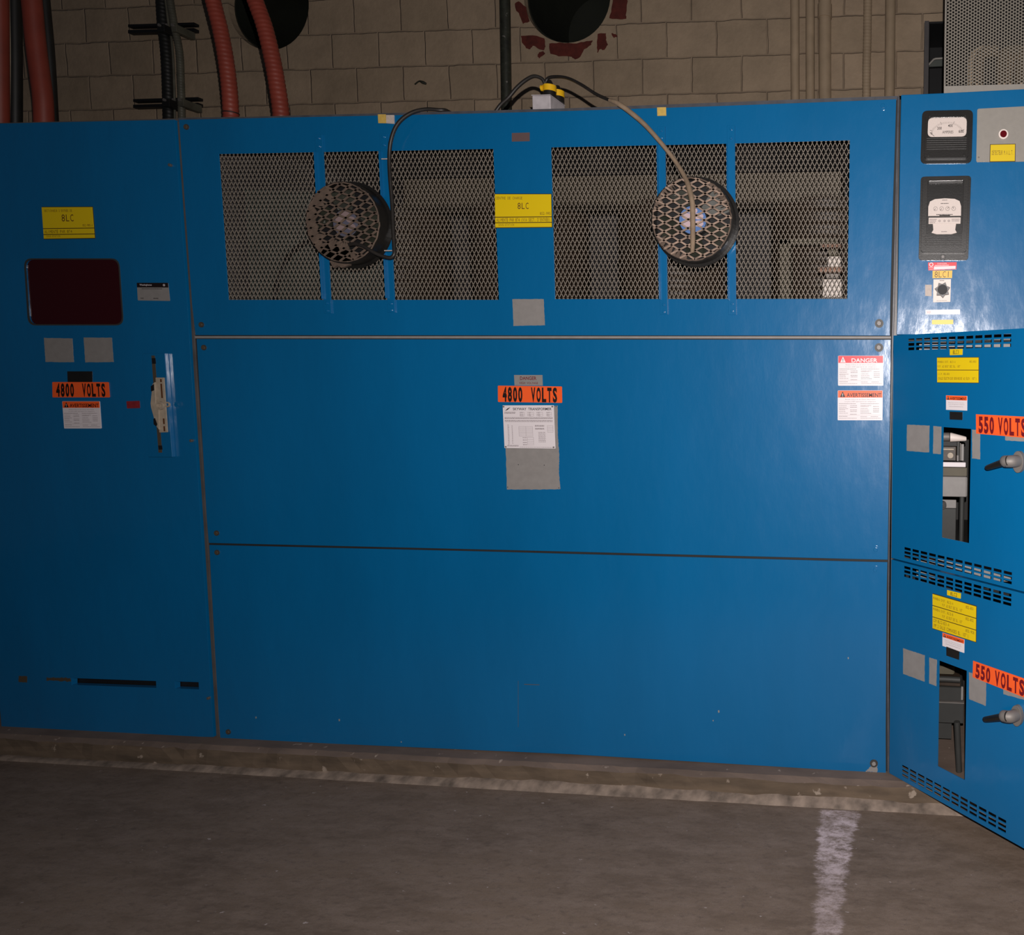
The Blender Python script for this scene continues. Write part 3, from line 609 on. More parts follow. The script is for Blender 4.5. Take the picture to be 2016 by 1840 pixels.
# ---------------- cords, plugs, box on top ----------------
YB = .07; SB = plane_y(YB); TB = plane_y(YB+.10)
q = SB.rect([(1048, 188.5), (1083.5, 187), (1084.5, 240), (1048, 240)]); zt = P([(960, 216.8)])[0][1]
bx0, bx1, bz1 = q[0][0], q[1][0], q[0][1]
BOXO = empty('outlet_box', ((bx0+bx1)/2, YB+.045, zt), 'small grey metal outlet box on top of the wide cabinet', 'outlet box')
b = MB(); b.box(bx0, bx1, YB, YB+.105, zt, bz1); mk('box_body', b, GALV, BOXO, bevel=.003)
b = MB(); b.box(bx0-.001, bx1+.001, YB-.002, YB+.106, bz1, bz1+.002); mk('cover_plate', b, GALV, BOXO)
def plug(cx, cy, label, s=1):
    t = empty('plug', (cx, cy, bz1+.002), label, 'plug', 'plugs in the outlet box'); z = bz1+.002
    b = MB(); b.tube([(cx, cy, z), (cx, cy, z+.020*s)], .0215*s, 20); mk('plug_base', b, BLK, t)
    b = MB(); b.tube([(cx, cy, z+.020*s), (cx, cy, z+.041*s)], .0225*s, 20); b.tube([(cx-.018, cy-.008, z+.031*s), (cx-.027*s, cy-.008, z+.031*s)], .010*s, 12); mk('plug_body', b, YPLUG, t, bevel=.001)
    b = MB(); b.tube([(cx, cy, z+.041*s), (cx, cy, z+.048*s), (cx, cy, z+.060*s)], [.016*s, .012*s, .006*s], 16); mk('strain_relief', b, BLK, t)
    return Vector((cx, cy, z+.058*s))
pu = SB.inv(1074, 180)[0]
p1 = plug(pu, YB+.03, 'yellow and black plug at the front of the outlet box')
p2 = plug(pu+.004, YB+.08, 'yellow and black plug at the back of the outlet box')
def at(px, py, y): return plane_y(y).at(px, py)
RC = [at(1073, 166, .10), at(1079, 154, .10), at(1095, 151, .09), at(1118, 154, .07), at(1145, 167, .03), at(1175, 186, .0), at(1205, 199, -.03)]
RC2 = [at(1200, 197, -.025), at(1217, 204, -.035), at(1240, 220, -.035), at(1270, 246, -.03), at(1303, 283, -.03), at(1330, 318, -.035), at(1348, 348, -.055), at(1357, 372, -.08), at(1363, 400, -.086), at(1364, 430, -.086), at(1364, 470, -.084), at(1363, 497, -.078)]
cord = empty('power_cord', tuple(RC[0]), 'power cord arching from the plugs to the right-hand fan, lower half coated in pale dust', 'cord')
b = MB(); b.tube(RC, .0055, 12); mk('clean_cord', b, CORD, cord, label='black part of the cord'); b = MB(); b.tube(RC2, [.006, .0085, .0085, .008, .0075, .0075, .008, .009, .0085, .0085, .0085, .006], 12); mk('dusty_cord', b, CORDT, cord, label='tan dust-coated part of the cord')
zlid = P([(960, 216.8)])[0][1]
def lid(px, y, h=.0066): return Vector((at(px, 217, y).x, y, zlid+h))
LCa = [at(1073, 166, .10), at(1067, 155, .095), at(1052, 150, .09), at(1036, 157, .09), at(1018, 172, .09), at(1001, 192, .09), at(985, 207, .09), lid(968, .09, .012), lid(950, .10), lid(925, .10), lid(893, .05, .007), lid(878, .015, .008), at(865, 216.5, .0), at(840, 215, -.01), at(815, 220, -.02), at(793, 233, -.028), at(778, 252, -.03), at(769, 280, -.026), at(766.5, 312, -.024), at(768, 350, -.028), at(772, 400, -.035), at(774, 450, -.05), at(776, 485, -.06), at(776, 500, -.065), at(768, 507, -.068), at(750, 503, -.075), at(733, 495, -.08), at(716, 485, -.082), at(700, 480, -.082), at(688, 481, -.078)]
b = MB(); b.tube(LCa, .0062, 12); lc = mk('power_cord', b, CORD, label='black power cord looping over the top edge down to the dust-caked fan', cat='cord', origin=tuple(LCa[0]))
for px, py, y0 in ((764, 314, -.018), (769.5, 494, -.055)):
    b = MB(); p = at(px, py, y0); b.box(p.x-.018, p.x+.010, p.y-.0088, p.y-.007, p.z-.0016, p.z+.0016); mk('cable_tie', b, TAPE, lc, label='pale cable tie')

# ---------------- signs ----------------
def sign(name, S, px, m, label, texts=(), ink=INK, off0=0, th=.0012, cat='label', r=.0, bands=(), extra=None, mono=False, fill=.74):
    q = S.poly(px); mb = MB(); mb.prism(S, rounded(q, r) if r else q, off0+th, th)
    o = mk(name, mb, m, label=label, cat=cat, origin=S.pt(*bil(q, .5, .5), off0))
    for (x0, y0, x1, y1, bm, bn) in bands: mk(bn, box(S, sub(q, x0, y0, x1, y1), off0+th+.0003, .0003), bm, o)
    if texts: mk('lettering', write(S, q, off0+th+.0006, texts, mono, fill), ink, o)
    if extra: extra(o, q, off0+th+.0006)
    return o
# main cabinet, three stacked yellow plates
yq = [(974.9, 382.7), (1085.4, 382.7), (1086.9, 446.7), (975.8, 447.8)]
def stacked(S, px, splits, label, texts, lab=None):
    q = S.poly(px); o = mk('identification_sign', box(S, [bil(q, -.006, -.02), bil(q, 1.008, -.02), bil(q, 1.008, 1.02), bil(q, -.006, 1.02)], .0010, .001), YEDGE, label=label, cat='label', origin=S.pt(*bil(q, .5, .5), 0))
    ys = [0]+splits+[1]
    for i in range(len(ys)-1):
        pl = mk('plate', box(S, sub(q, .0, ys[i]+(.012 if i else 0), 1, ys[i+1]-(.012 if i < len(ys)-2 else 0)), .0022, .0012), YEL, o)
        tt = [t for t in texts if ys[i] <= (t[2]+t[4])/2 < ys[i+1]]
        if tt: mk('lettering', write(S, q, .0026, tt, True), INKB, pl)
stacked(FRONT, yq, [.69, .86], 'yellow sign reading CENTRE DE CHARGE 8LC, between the two mesh windows',
        [('CENTRE DE CHARGE', .02, .075, .49, .155), ('8LC', .405, .26, .60, .445), ('852-995', .80, .545, .985, .63), ("ALIMENTÉ PAR 8T4 (VIA SECT. D'ENTRÉE)", .03, .725, .975, .83), ('SOUS-STATION', .06, .895, .335, .955)])
stacked(FRONT, [(83.3, 408.2), (182.5, 407.8), (187.2, 468.3), (87.6, 469.9)], [.68, .87], 'yellow sign reading 8LC ALIMENTÉ PAR 8T4, above the maroon window',
        [("SECTIONNEUR D'ENTRÉE DE", .05, .075, .60, .15), ('8LC', .385, .235, .62, .455), ('852-985-A', .79, .55, .985, .625), ('ALIMENTÉ PAR 8T4', .03, .735, .57, .83), ('SOUS-STATION', .06, .90, .33, .955)])
patch(FRONT, CAB2, [(1008, 262), (1043, 261), (1043, 278), (1008, 278.8)], MAROON, off=.0012, name='blank_plate', label='small faded maroon plate')
sign('voltage_sign', FRONT, [(980.5, 758.9), (1106.5, 760.6), (1107, 792.8), (980.8, 791)], ORNG, 'orange 4800 VOLTS sign in the middle of the wide cabinet', [('4800', .075, .08, .385, .93, .045), ('VOLTS', .52, .08, .925, .93, .045)], mono=True, fill=.80, cat='sign', r=.003)
sign('danger_plate', FRONT, [(1012.3, 738), (1068, 738), (1068.8, 758.9), (1013.4, 758.5)], BGREY, 'small grey DANGER HIGH VOLTAGE plate directly above an orange voltage sign', [('DANGER', .21, .14, .79, .47, .015), ('HIGH  VOLTAGE', .18, .66, .84, .86)], DRED, cat='sign')
def nplate(o, q, off):
    b = MB(); dashes(b, FRONT, q, off, [(.03, .25, .155, .014), (.03, .24, .18, .012)]+[(x, x+.07, y, .01) for x in (.33, .48, .66, .85) for y in (.16, .2, .235)]+[(.03, .97, y, .012) for y in (.28, .30, .345, .37)]+[(.08, .11, y, .008) for y in [.45+.022*i for i in range(22)]]+[(.16, .18, y, .008) for y in [.47+.022*i for i in range(20)]]+[(.62, .8, y, .012) for y in (.46, .48, .53, .545)]+[(.68, .82, y, .008) for y in [.62+.025*i for i in range(10)]]+[(.37, .45, y, .014) for y in (.745, .8, .86, .91)]+[(.06, .28, y, .01) for y in (.93, .95)]+[(.3, .97, .97, .008)])
    for x0, y0, x1, y1, r_, c_ in ((.30, .49, .57, .72, 7, 2), (.46, .74, .58, .92, 4, 1), (.86, .47, .97, .62, 4, 1), (.34, .16, .42, .25, 2, 1), (.52, .16, .60, .25, 2, 1), (.70, .16, .78, .25, 2, 1), (.87, .16, .95, .25, 2, 1)):
        for i in range(r_+1): yy = y0+(y1-y0)*i/r_; b.add([FRONT.pt(*p, off) for p in sub(q, x0, yy, x1, yy+.004)[::-1]], [(0, 1, 2, 3)])
        for i in range(c_+1): xx = x0+(x1-x0)*i/c_; b.add([FRONT.pt(*p, off) for p in sub(q, xx, y0, xx+.003, y1)[::-1]], [(0, 1, 2, 3)])
    mk('fine_print', b, INKG, o)
    b = MB(); b.add([FRONT.pt(*bil(q, *p), off) for p in ((.04, .135), (.10, .10), (.155, .04), (.09, .075))], [(0, 1, 2, 3)]); mk('swoosh_emblem', b, INK, o)
    for x, y in ((.02, .03), (.975, .03), (.03, .97), (.97, .97)):
        b = MB(); b.disc(FRONT, *bil(q, x, y), .003, off+.002, .0025, 10); mk('rivet', b, STEEL, o)
sign('nameplate', FRONT, [(991.4, 797.7), (1091.7, 797.4), (1095, 882.5), (995, 881.4)], WHITE, 'white transformer nameplate full of small tables, on a bare grey patch', [('SKYWAY  TRANSFORMER', .20, .055, .955, .115, .012)], extra=nplate, off0=.004, th=.0015, cat='nameplate')
def warn(px, word, hm, hi, label, S=FRONT, small=False, name='warning_sign'):
    hy = .315 if small else .24
    def ex(o, q, off):
        b = write(S, q, off, [(word, .30 if word == 'DANGER' else .20, hy*.36, .87 if word == 'DANGER' else .97, hy*.93, .018)]); mk('headline', b, hi, o)
        b = MB(); tri(b, S, q, off, .05, hy*.12, .17, hy*.93); mk('warning_triangle', b, hi, o)
        b = MB(); b.add([S.pt(*p, off+.0003) for p in sub(q, .104, hy*.42, .116, hy*.72)[::-1]], [(0, 1, 2, 3)]); b.add([S.pt(*p, off+.0003) for p in sub(q, .104, hy*.77, .116, hy*.85)[::-1]], [(0, 1, 2, 3)]); mk('exclamation_mark', b, INK if word == 'DANGER' else WHITE, o)
        if small: b = write(S, q, off, [("Risque d'Arcs et de Chocs électriques", .12, .46, .86, .52, .0), ("Le port d'EPI approprié est obligatoire", .12, .58, .88, .64, .0)]); dashes(b, S, q, off, [(.15, .83, .75, .02)])
        else:
            b = write(S, q, off, [("Risque d'Arcs et de Chocs électriques", .17, .285, .84, .325, .0), ("Le port d'EPI approprié est obligatoire", .16, .355, .85, .395, .0)])
            dashes(b, S, q, off, [(.03, .41, .435, .014), (.51, .92, .435, .014)]+[(.03, x, y, .012) for x, y in ((.2, .5), (.2, .555), (.23, .61), (.17, .64), (.17, .70), (.23, .755))]+[(.28, .43, y, .015) for y in (.5, .555, .645, .70, .79)]+[(.51, x, y, .012) for x, y in ((.75, .5), (.69, .53), (.67, .60), (.7, .655), (.7, .71), (.75, .765))]+[(.79, .92, y, .015) for y in (.53, .6, .655, .71)]+[(.03, .98, .825, .005), (.03, .22, .86, .014), (.03, .43, .925, .012), (.51, .66, .87, .014), (.74, .9, .87, .014), (.51, .97, .925, .012)], 5)
        mk('fine_print', b, INKG, o)
    return sign(name, S, px, WHITE, label, extra=ex, bands=[(.006, .006, .994, hy, hm, 'header_band')], cat='sign', r=.003 if not small else 0)
warn([(1650, 700), (1739, 700), (1739, 759), (1650, 759)], 'DANGER', REDL, WHITE, 'white sign with red DANGER header, at the right edge of the wide cabinet')
warn([(1649.4, 768.3), (1738, 768.3), (1737.4, 827), (1649.2, 827)], 'AVERTISSEMENT', ORNG, INK, 'white sign with orange AVERTISSEMENT header, right below the red DANGER one')
warn([(123, 789.6), (196.8, 789.6), (200.4, 843.2), (127, 843.2)], 'AVERTISSEMENT', ORNG, INK, 'white sign with orange AVERTISSEMENT header, under 4800 VOLTS on the left cabinet')
sign('voltage_sign', FRONT, [(104.3, 751.8), (215, 752), (217.3, 782), (104.8, 782)], ORNG, 'orange 4800 VOLTS sign below the maroon window of the left cabinet', [('4800', .07, .09, .385, .91, .045), ('VOLTS', .53, .09, .935, .91, .045)], mono=True, fill=.80, cat='sign', r=.003, off0=.0012)
sign('blank_plate', FRONT, [(133, 730.7), (182, 730.7), (182.5, 755), (134, 755)], BLK, 'small blackened plate tucked above the 4800 VOLTS sign of the left cabinet', cat='plate')
sign('maker_plate', FRONT, [(270, 556.6), (331.3, 556.6), (335, 592.3), (272, 591.3)], BGREY, 'small grey plate with black header, right of the maroon window', [('Westinghouse', .09, .07, .48, .19, .01)], WHITE, bands=[(0, 0, 1, .26, INK, 'header_band')], cat='nameplate', r=.003,
     extra=lambda o, q, off: (mk('fine_print', dashes(MB(), FRONT, q, off, [(.15, .8, .32, .03), (.1, .2, .85, .04), (.5, .65, .85, .04)]), INK, o), mk('round_emblem', (lambda bb: (bb.ringwall(FRONT, *bil(q, .87, .13), .0042, .0033, off, .0002, 18), bb.add([FRONT.pt(*p, off) for p in sub(q, .85, .11, .89, .15)[::-1]], [(0, 1, 2, 3)]), bb)[-1])(MB()), WHITE, o)))
sign('red_tag', FRONT, [(249.5, 789.6), (275, 788.8), (276, 803), (250.7, 803.8)], mat('dull_red_plastic', (.24, .018, .025), .5, var=.2, vscale=60), 'small dull red tag left of the switch lever', cat='label', r=.002)
sign('adhesive_tab', FRONT, [(744.6, 225.3), (760, 225.3), (761, 242.8), (745.5, 242.6)], TAPEY, 'yellow square tab at the top edge, left of the looping cord', cat='tape', th=.002)
sign('adhesive_tab', FRONT, [(761, 226.8), (776.5, 226.8), (776.8, 244), (761.5, 243)], TAPE, 'white torn tab beside the yellow one, left of the looping cord', cat='tape', th=.0025)
sign('adhesive_tab', FRONT, [(1294, 211.8), (1311.5, 211.3), (1312, 228), (1294.5, 228.3)], TAPEY, 'yellow square tab at the top edge above the right-hand fan', cat='tape', th=.002)

# ---------------- breaker cabinet (right) ----------------
xm0 = FRONT.inv(1769.5, 200)[0]+.001; xm1 = xm0+.78
mz1 = FRONT.inv(1774, 186)[1]; mz0 = FRONT.inv(1765, 659)[1]
CAB3 = empty('breaker_cabinet', ((xm0+xm1)/2, .5, HP), 'blue steel breaker cabinet at the right with two meters and two doors swung open', 'electrical cabinet')
b = MB(); t_ = .012; zt3 = mz1+.004
b.box(xm0, xm0+t_, .022, DEP, HP, zt3); b.box(xm1-t_, xm1, .022, DEP, HP, zt3); b.box(xm0, xm1, .022, DEP, zt3-t_, zt3); b.box(xm0+t_, xm1-t_, .75, .76, HP, zt3-t_)
b.box(xm0+t_, xm1-t_, .02, .75, mz0-.02, mz0-.008); zmid = FRONT.inv(1756, 1099)[1]; b.box(xm0+t_, xm1-t_, .05, .75, zmid-.01, zmid+.002)
mk('body', b, SHELL, CAB3)
b = MB(); b.box(xm0, FRONT.inv(1762, 700)[0]+.002, .012, .022, HP, mz1+.004); b.box(xm1-.03, xm1, .007, .022, HP, mz1+.004); b.box(xm0+.02, xm1-.03, .007, .022, mz0-.015, mz0-.002); mk('front_frame', b, FRAME, CAB3)
for zz0, zz1 in ((mz0-.080, mz0-.022), (zmid-.075, zmid-.004)):
    b = MB(); b.box(xm0+.075, xm1-.035, .024, .034, zz0, zz1); mk('header_plate', b, BGREY, CAB3)
MP = P([(1774, 186.5), (1856, 183), (2016, 175), (2090, 171)])+[(xm1, FRONT.inv(2090, 171)[1]), (xm1, mz0)]+P([(1765, 659), (1767, 600), (1772, 280)])
b = MB(); b.prism(FRONT, MP, 0, .02); mk('meter_panel', b, BLUE, CAB3, bevel=.0025)
# doors
DR = .66
def door(name, zt_px, zb_px, holes, label):
    z1 = DOOR.inv(*zt_px)[1]; z0 = DOOR.inv(*zb_px)[1]; us = sorted({0., DR}|{u for h in holes for u in (h[0], h[1])}); zs = sorted({z0, z1}|{z for h in holes for z in (h[2], h[3])})
    mb = MB(); th = .0025
    idx = {}
    def vid(i, j, k):
        if (i, j, k) not in idx: idx[(i, j, k)] = len(mb.v); mb.v.append(DOOR.pt(us[i], zs[j], -th*k))
        return idx[(i, j, k)]
    solid = [[not any(h[0]-1e-6 < (us[i]+us[i+1])/2 < h[1]+1e-6 and h[2] < (zs[j]+zs[j+1])/2 < h[3] for h in holes) for j in range(len(zs)-1)] for i in range(len(us)-1)]
    for i in range(len(us)-1):
        for j in range(len(zs)-1):
            if not solid[i][j]: continue
            mb.f.append((vid(i, j, 0), vid(i+1, j, 0), vid(i+1, j+1, 0), vid(i, j+1, 0))); mb.f.append((vid(i, j+1, 1), vid(i+1, j+1, 1), vid(i+1, j, 1), vid(i, j, 1)))
            def s_(a, c): return 0 <= a < len(us)-1 and 0 <= c < len(zs)-1 and solid[a][c]
            if not s_(i-1, j): mb.f.append((vid(i, j, 0), vid(i, j+1, 0), vid(i, j+1, 1), vid(i, j, 1)))
            if not s_(i+1, j): mb.f.append((vid(i+1, j+1, 0), vid(i+1, j, 0), vid(i+1, j, 1), vid(i+1, j+1, 1)))
            if not s_(i, j-1): mb.f.append((vid(i+1, j, 0), vid(i, j, 0), vid(i, j, 1), vid(i+1, j, 1)))
            if not s_(i, j+1): mb.f.append((vid(i, j+1, 0), vid(i+1, j+1, 0), vid(i+1, j+1, 1), vid(i, j+1, 1)))
    # returned edge flanges
    for (u0, u1, a, c) in ((0, .0015, z0, z1), (DR-.0015, DR, z0, z1), (0, DR, z1-.0015, z1), (0, DR, z0, z0+.0015)):
        mb.prism(DOOR, [(u0, a), (u1, a), (u1, c), (u0, c)], -th, .018)
    return mk(name, mb, BLUE, CAB3, label=label), z0, z1
def vents(TLp, BLp, TRp, BRp, n=12):
    (a, b1), (c, d), (e, f), (g, h) = (DOOR.inv(*p) for p in (TLp, BLp, TRp, BRp)); u0, u1 = (a+c)/2, (e+g)/2; zt_, zb_ = (b1+f)/2, (d+h)/2
    pu_ = (u1-u0)/(n-.18); ph_ = (zt_-zb_)/(3-.36)
    return [(u0+i*pu_, u0+i*pu_+pu_*.82, zt_-j*ph_-ph_*.64, zt_-j*ph_) for i in range(n) for j in range(3)]
def rct(pts):
    q = DOOR.rect(pts); return (q[0][0], q[1][0], q[2][1], q[0][1])
cut1 = rct([(1857.4, 840.4), (1910, 844), (1909.6, 1068.4), (1853.2, 1058)]); cut2 = rct([(1849.5, 1300), (1903.4, 1319.7), (1899.3, 1534.6), (1845.4, 1508.5)])
d1, d1z0, d1z1 = door('upper_door', (1765, 660), (1756, 1098), vents((1787.5, 666), (1787.5, 688.8), (1991, 657.2), (1990.4, 683))+vents((1779.8, 1076.5), (1779.8, 1096.5), (1992, 1126), (1992, 1151))+[cut1], 'open upper door')
d2, d2z0, d2z1 = door('lower_door', (1755, 1101), (1752, 1522), vents((1779.4, 1114.2), (1779.4, 1135), (1991, 1167.8), (1991, 1192.8))+vents((1775.5, 1506.8), (1775.5, 1529.4), (1980.6, 1612), (1980.6, 1638))+[cut2], 'open lower door')
for d, pxs in ((d1, [([(1785.7, 835.7), (1830, 837.5), (1829.2, 890.5), (1785, 887.3)], 1), ([(1837.8, 838.3), (1853.5, 839.6), (1852.7, 893.8), (1837, 892.5)], 1), ([(1914, 845.6), (1929.7, 846), (1929.7, 904), (1914, 902)], 1), ([(1979, 855), (2030, 858), (2030, 870), (1979, 866.5)], 1)]),
               (d2, [([(1778.2, 1275.6), (1820.7, 1289.5), (1820.3, 1341.6), (1778.2, 1326)], 1), ([(1829.7, 1293.7), (1844.7, 1298.2), (1843.6, 1350.3), (1829.4, 1345)], 1), ([(1908, 1322.5), (1941.7, 1334.7), (1941, 1389.3), (1908, 1375.7)], 1), ([(1975.4, 1350), (2020, 1362), (2020, 1378), (1975.4, 1366)], 1)])):
    for q_, _ in pxs: patch(DOOR, d, q_, rag=.0006, label='bare grey patch')
# door handles: escutcheon, tapered grip lever pointing to the hinge
for d, tip, mid, esc in ((d1, (1942.5, 919.5), (1986, 907), ((2001, 888), (2001, 931))), (d2, (1938.5, 1414), (1984, 1410), ((1998, 1390), (1998, 1431)))):
    eu, ez1 = DOOR.inv(*esc[0], .02); ez0 = DOOR.inv(*esc[1], .02)[1]; ezc = (ez0+ez1)/2; rr = (ez1-ez0)/2
    b = MB(); b.disc(DOOR, eu, ezc, .019, .014, .014, 28, r2=rr); e_ = mk('handle', b, STEEL, d, bevel=.004, label='steel handle with dark grip')
    # lever sits .035 off the door
    tu, tz = DOOR.inv(*tip, .045); mu, mz_ = DOOR.inv(*mid, .045)
    b = MB(); b.tube([DOOR.pt(eu, ezc+.003, .010), DOOR.pt(eu-.004, ezc+.003, .035), DOOR.pt(eu-.02, (mz_+ezc)/2, .045), DOOR.pt(mu, mz_, .045)], [.017, .017, .016, .015], 16); b.tube([DOOR.pt(mu, mz_, .045), DOOR.pt((mu*2+tu)/3, (mz_*2+tz)/3, .045), DOOR.pt(tu+.005, tz, .045), DOOR.pt(tu, tz, .045)], [.0145, .0105, .0078, .005], 16); mk('lever_grip', b, BLK, d, label='dark lever grip')
    b = MB(); b.tube([DOOR.pt(eu, ezc+.003, .010), DOOR.pt(eu-.004, ezc+.003, .035), DOOR.pt(eu-.02, (mz_+ezc)/2, .046), DOOR.pt(mu-.002, mz_, .046)], [.0176, .0176, .0168, .0156], 16); mk('lever_collar', b, STEEL, d)
# signs on the doors
sign('door_tag', DOOR, [(1870.3, 687.3), (1895.3, 686.5), (1895, 698.4), (1870.4, 699)], YEL, 'tiny yellow 8LC1 tag under the vents of the upper door', [('8LC1', .26, .18, .74, .85, .01)], INKB, mono=True)
stacked(DOOR, [(1845.6, 704), (1927, 703.7), (1926.8, 753), (1846, 752.3)], [.5], 'yellow two-plate sign on the upper open door',
        [('PANNEAU DIST. 8LC1-A', .02, .13, .46, .21), ('852-853', .80, .12, .95, .20), ("M.P. #2 BOUT SEC EL. 107'", .02, .31, .59, .40), ('C.C.M. 852-003', .02, .62, .31, .70), ("(SALLE ÉLECTRIQUE BOBINEUSE #2 ÉLEV. 107')", .02, .79, .96, .89)])
warn([(1863, 778), (1904.4, 779.2), (1904.2, 808), (1863, 806.4)], 'AVERTISSEMENT', ORNG, INK, 'small white AVERTISSEMENT sticker on the upper open door', DOOR, True, 'warning_sticker')
sign('blank_plate', DOOR, [(1870, 810), (1895.2, 811), (1895, 826.6), (1870, 825.5)], BLK, 'small black plate above the cutout of the upper open door', cat='plate')
sign('voltage_sign', DOOR, [(1922.2, 815.2), (2024, 820.3), (2024, 862), (1922.6, 853.2)], ORNG, 'orange 550 VOLTS sign on the upper open door', [('550', .055, .10, .365, .90, .045), ('VOLTS', .445, .10, .97, .90, .045)], DRED, mono=True, fill=.80, cat='sign', off0=.0009)
sign('door_tag', DOOR, [(1865, 1161), (1892, 1167.4), (1891.5, 1178), (1865, 1170.8)], YEL, 'tiny yellow 8LC2 tag under the top vents of the lower door', [('8LC2', .26, .18, .74, .85, .01)], INKB, mono=True)
stacked(DOOR, [(1836.8, 1168.7), (1922.4, 1193.5), (1921.6, 1262.8), (1836.8, 1235.8)], [.333, .667], 'yellow three-plate sign on the lower open door',
        [('PANNEAU DIST. 8LC2-A', .02, .07, .49, .14), ('852-851', .78, .05, .95, .13), ("M.P. #2 BOUT SEC EL. 107'", .24, .19, .71, .27), ('PANNEAU DIST. 8LC2-B', .02, .39, .49, .46), ('852-852', .78, .38, .95, .46), ("M.P. #2 BOUT SEC EL. 107'", .24, .52, .71, .60),
         ('CCM 8LC2-B21-A', .02, .71, .40, .80), ("(MP.2 SALLE COMMANDES EL. 107')", .02, .85, .84, .95), ('852-950', .78, .72, .97, .80)])
warn([(1855.9, 1244.7), (1898.9, 1258.5), (1898.5, 1284.8), (1855.9, 1270.8)], 'AVERTISSEMENT', ORNG, INK, 'small white AVERTISSEMENT sticker on the lower open door', DOOR, True, 'warning_sticker')
sign('blank_plate', DOOR, [(1863.5, 1272), (1889, 1281.6), (1888.3, 1298.4), (1863.5, 1289.9)], BLK, 'small black plate above the cutout of the lower open door', cat='plate')
sign('voltage_sign', DOOR, [(1916.6, 1300), (2024, 1337.5), (2024, 1375), (1915.6, 1332.2)], ORNG, 'orange 550 VOLTS sign on the lower open door', [('550', .055, .10, .335, .90, .045), ('VOLTS', .42, .10, .945, .90, .045)], DRED, mono=True, fill=.80, cat='sign', off0=.0009)

# meters and switch on the panel
def ammeter():
    q = P([(1815.6, 219), (1915.8, 217), (1912.7, 322), (1812, 323)]); t = empty('ammeter', FRONT.pt(*bil(q, .5, 1), 0), 'square black ammeter with a cream 0 to 600 scale, above the taller meter', 'meter')
    b = MB(); b.prism(FRONT, rounded(q, .018), .006, .006); mk('flange', b, BLK, t, bevel=.002)
    q2 = sub(q, .075, .08, .925, .92); fq = sub(q, .125, .155, .88, .525)
    b = MB(); b.prism(FRONT, rounded(q2, .010), .020, .016, [rounded(fq, .016)]); mk('case', b, BLK, t, bevel=.0015)
    b = MB(); b.prism(FRONT, rounded(fq, .016), .013, .004); fc = mk('dial', b, FACE, t)
    b = write(FRONT, fq, .0135, [('200', .24, .46, .36, .60, .01), ('400', .52, .34, .64, .48, .01), ('600', .80, .62, .93, .78, .01), ('0', .08, .72, .12, .84, .01), ('AMPERES', .38, .66, .66, .80)])
    for k in range(31):
        a = math.radians(152-124*k/30); major = k % 10 == 0
        def pp(r): return FRONT.pt(*bil(fq, .5+.50*r*math.cos(a), 1.02-.86*r*math.sin(a)), .0135)
        b.strand(pp(.84), pp(1.0 if major else .94), .0010 if major else .0005, FRONT, .0002)
    mk('scale', b, INK, fc)
    b = MB(); b.strand(FRONT.pt(*bil(fq, .06, .74), .0145), FRONT.pt(*bil(fq, .17, .93), .0145), .0012, FRONT, .0004); mk('needle', b, INK, fc)
    b = MB(); b.prism(FRONT, rounded(fq, .016), .0185, .001); mk('glass', b, GLASS, t)
    b = MB()
    for k in range(6): b.prism(FRONT, sub(q2, .04, .54+.048*k, .96, .54+.048*k+.026), .0225, .004)
    mk('ribs', b, BLK, t, bevel=.0006)
    for x, y in ((.09, .93), (.91, .93), (.09, .05), (.91, .05)): b = MB(); b.disc(FRONT, *bil(q2, x, y), .0042, .0225, .003, 14); mk('screw', b, BLK, t, bevel=.001)
ammeter()
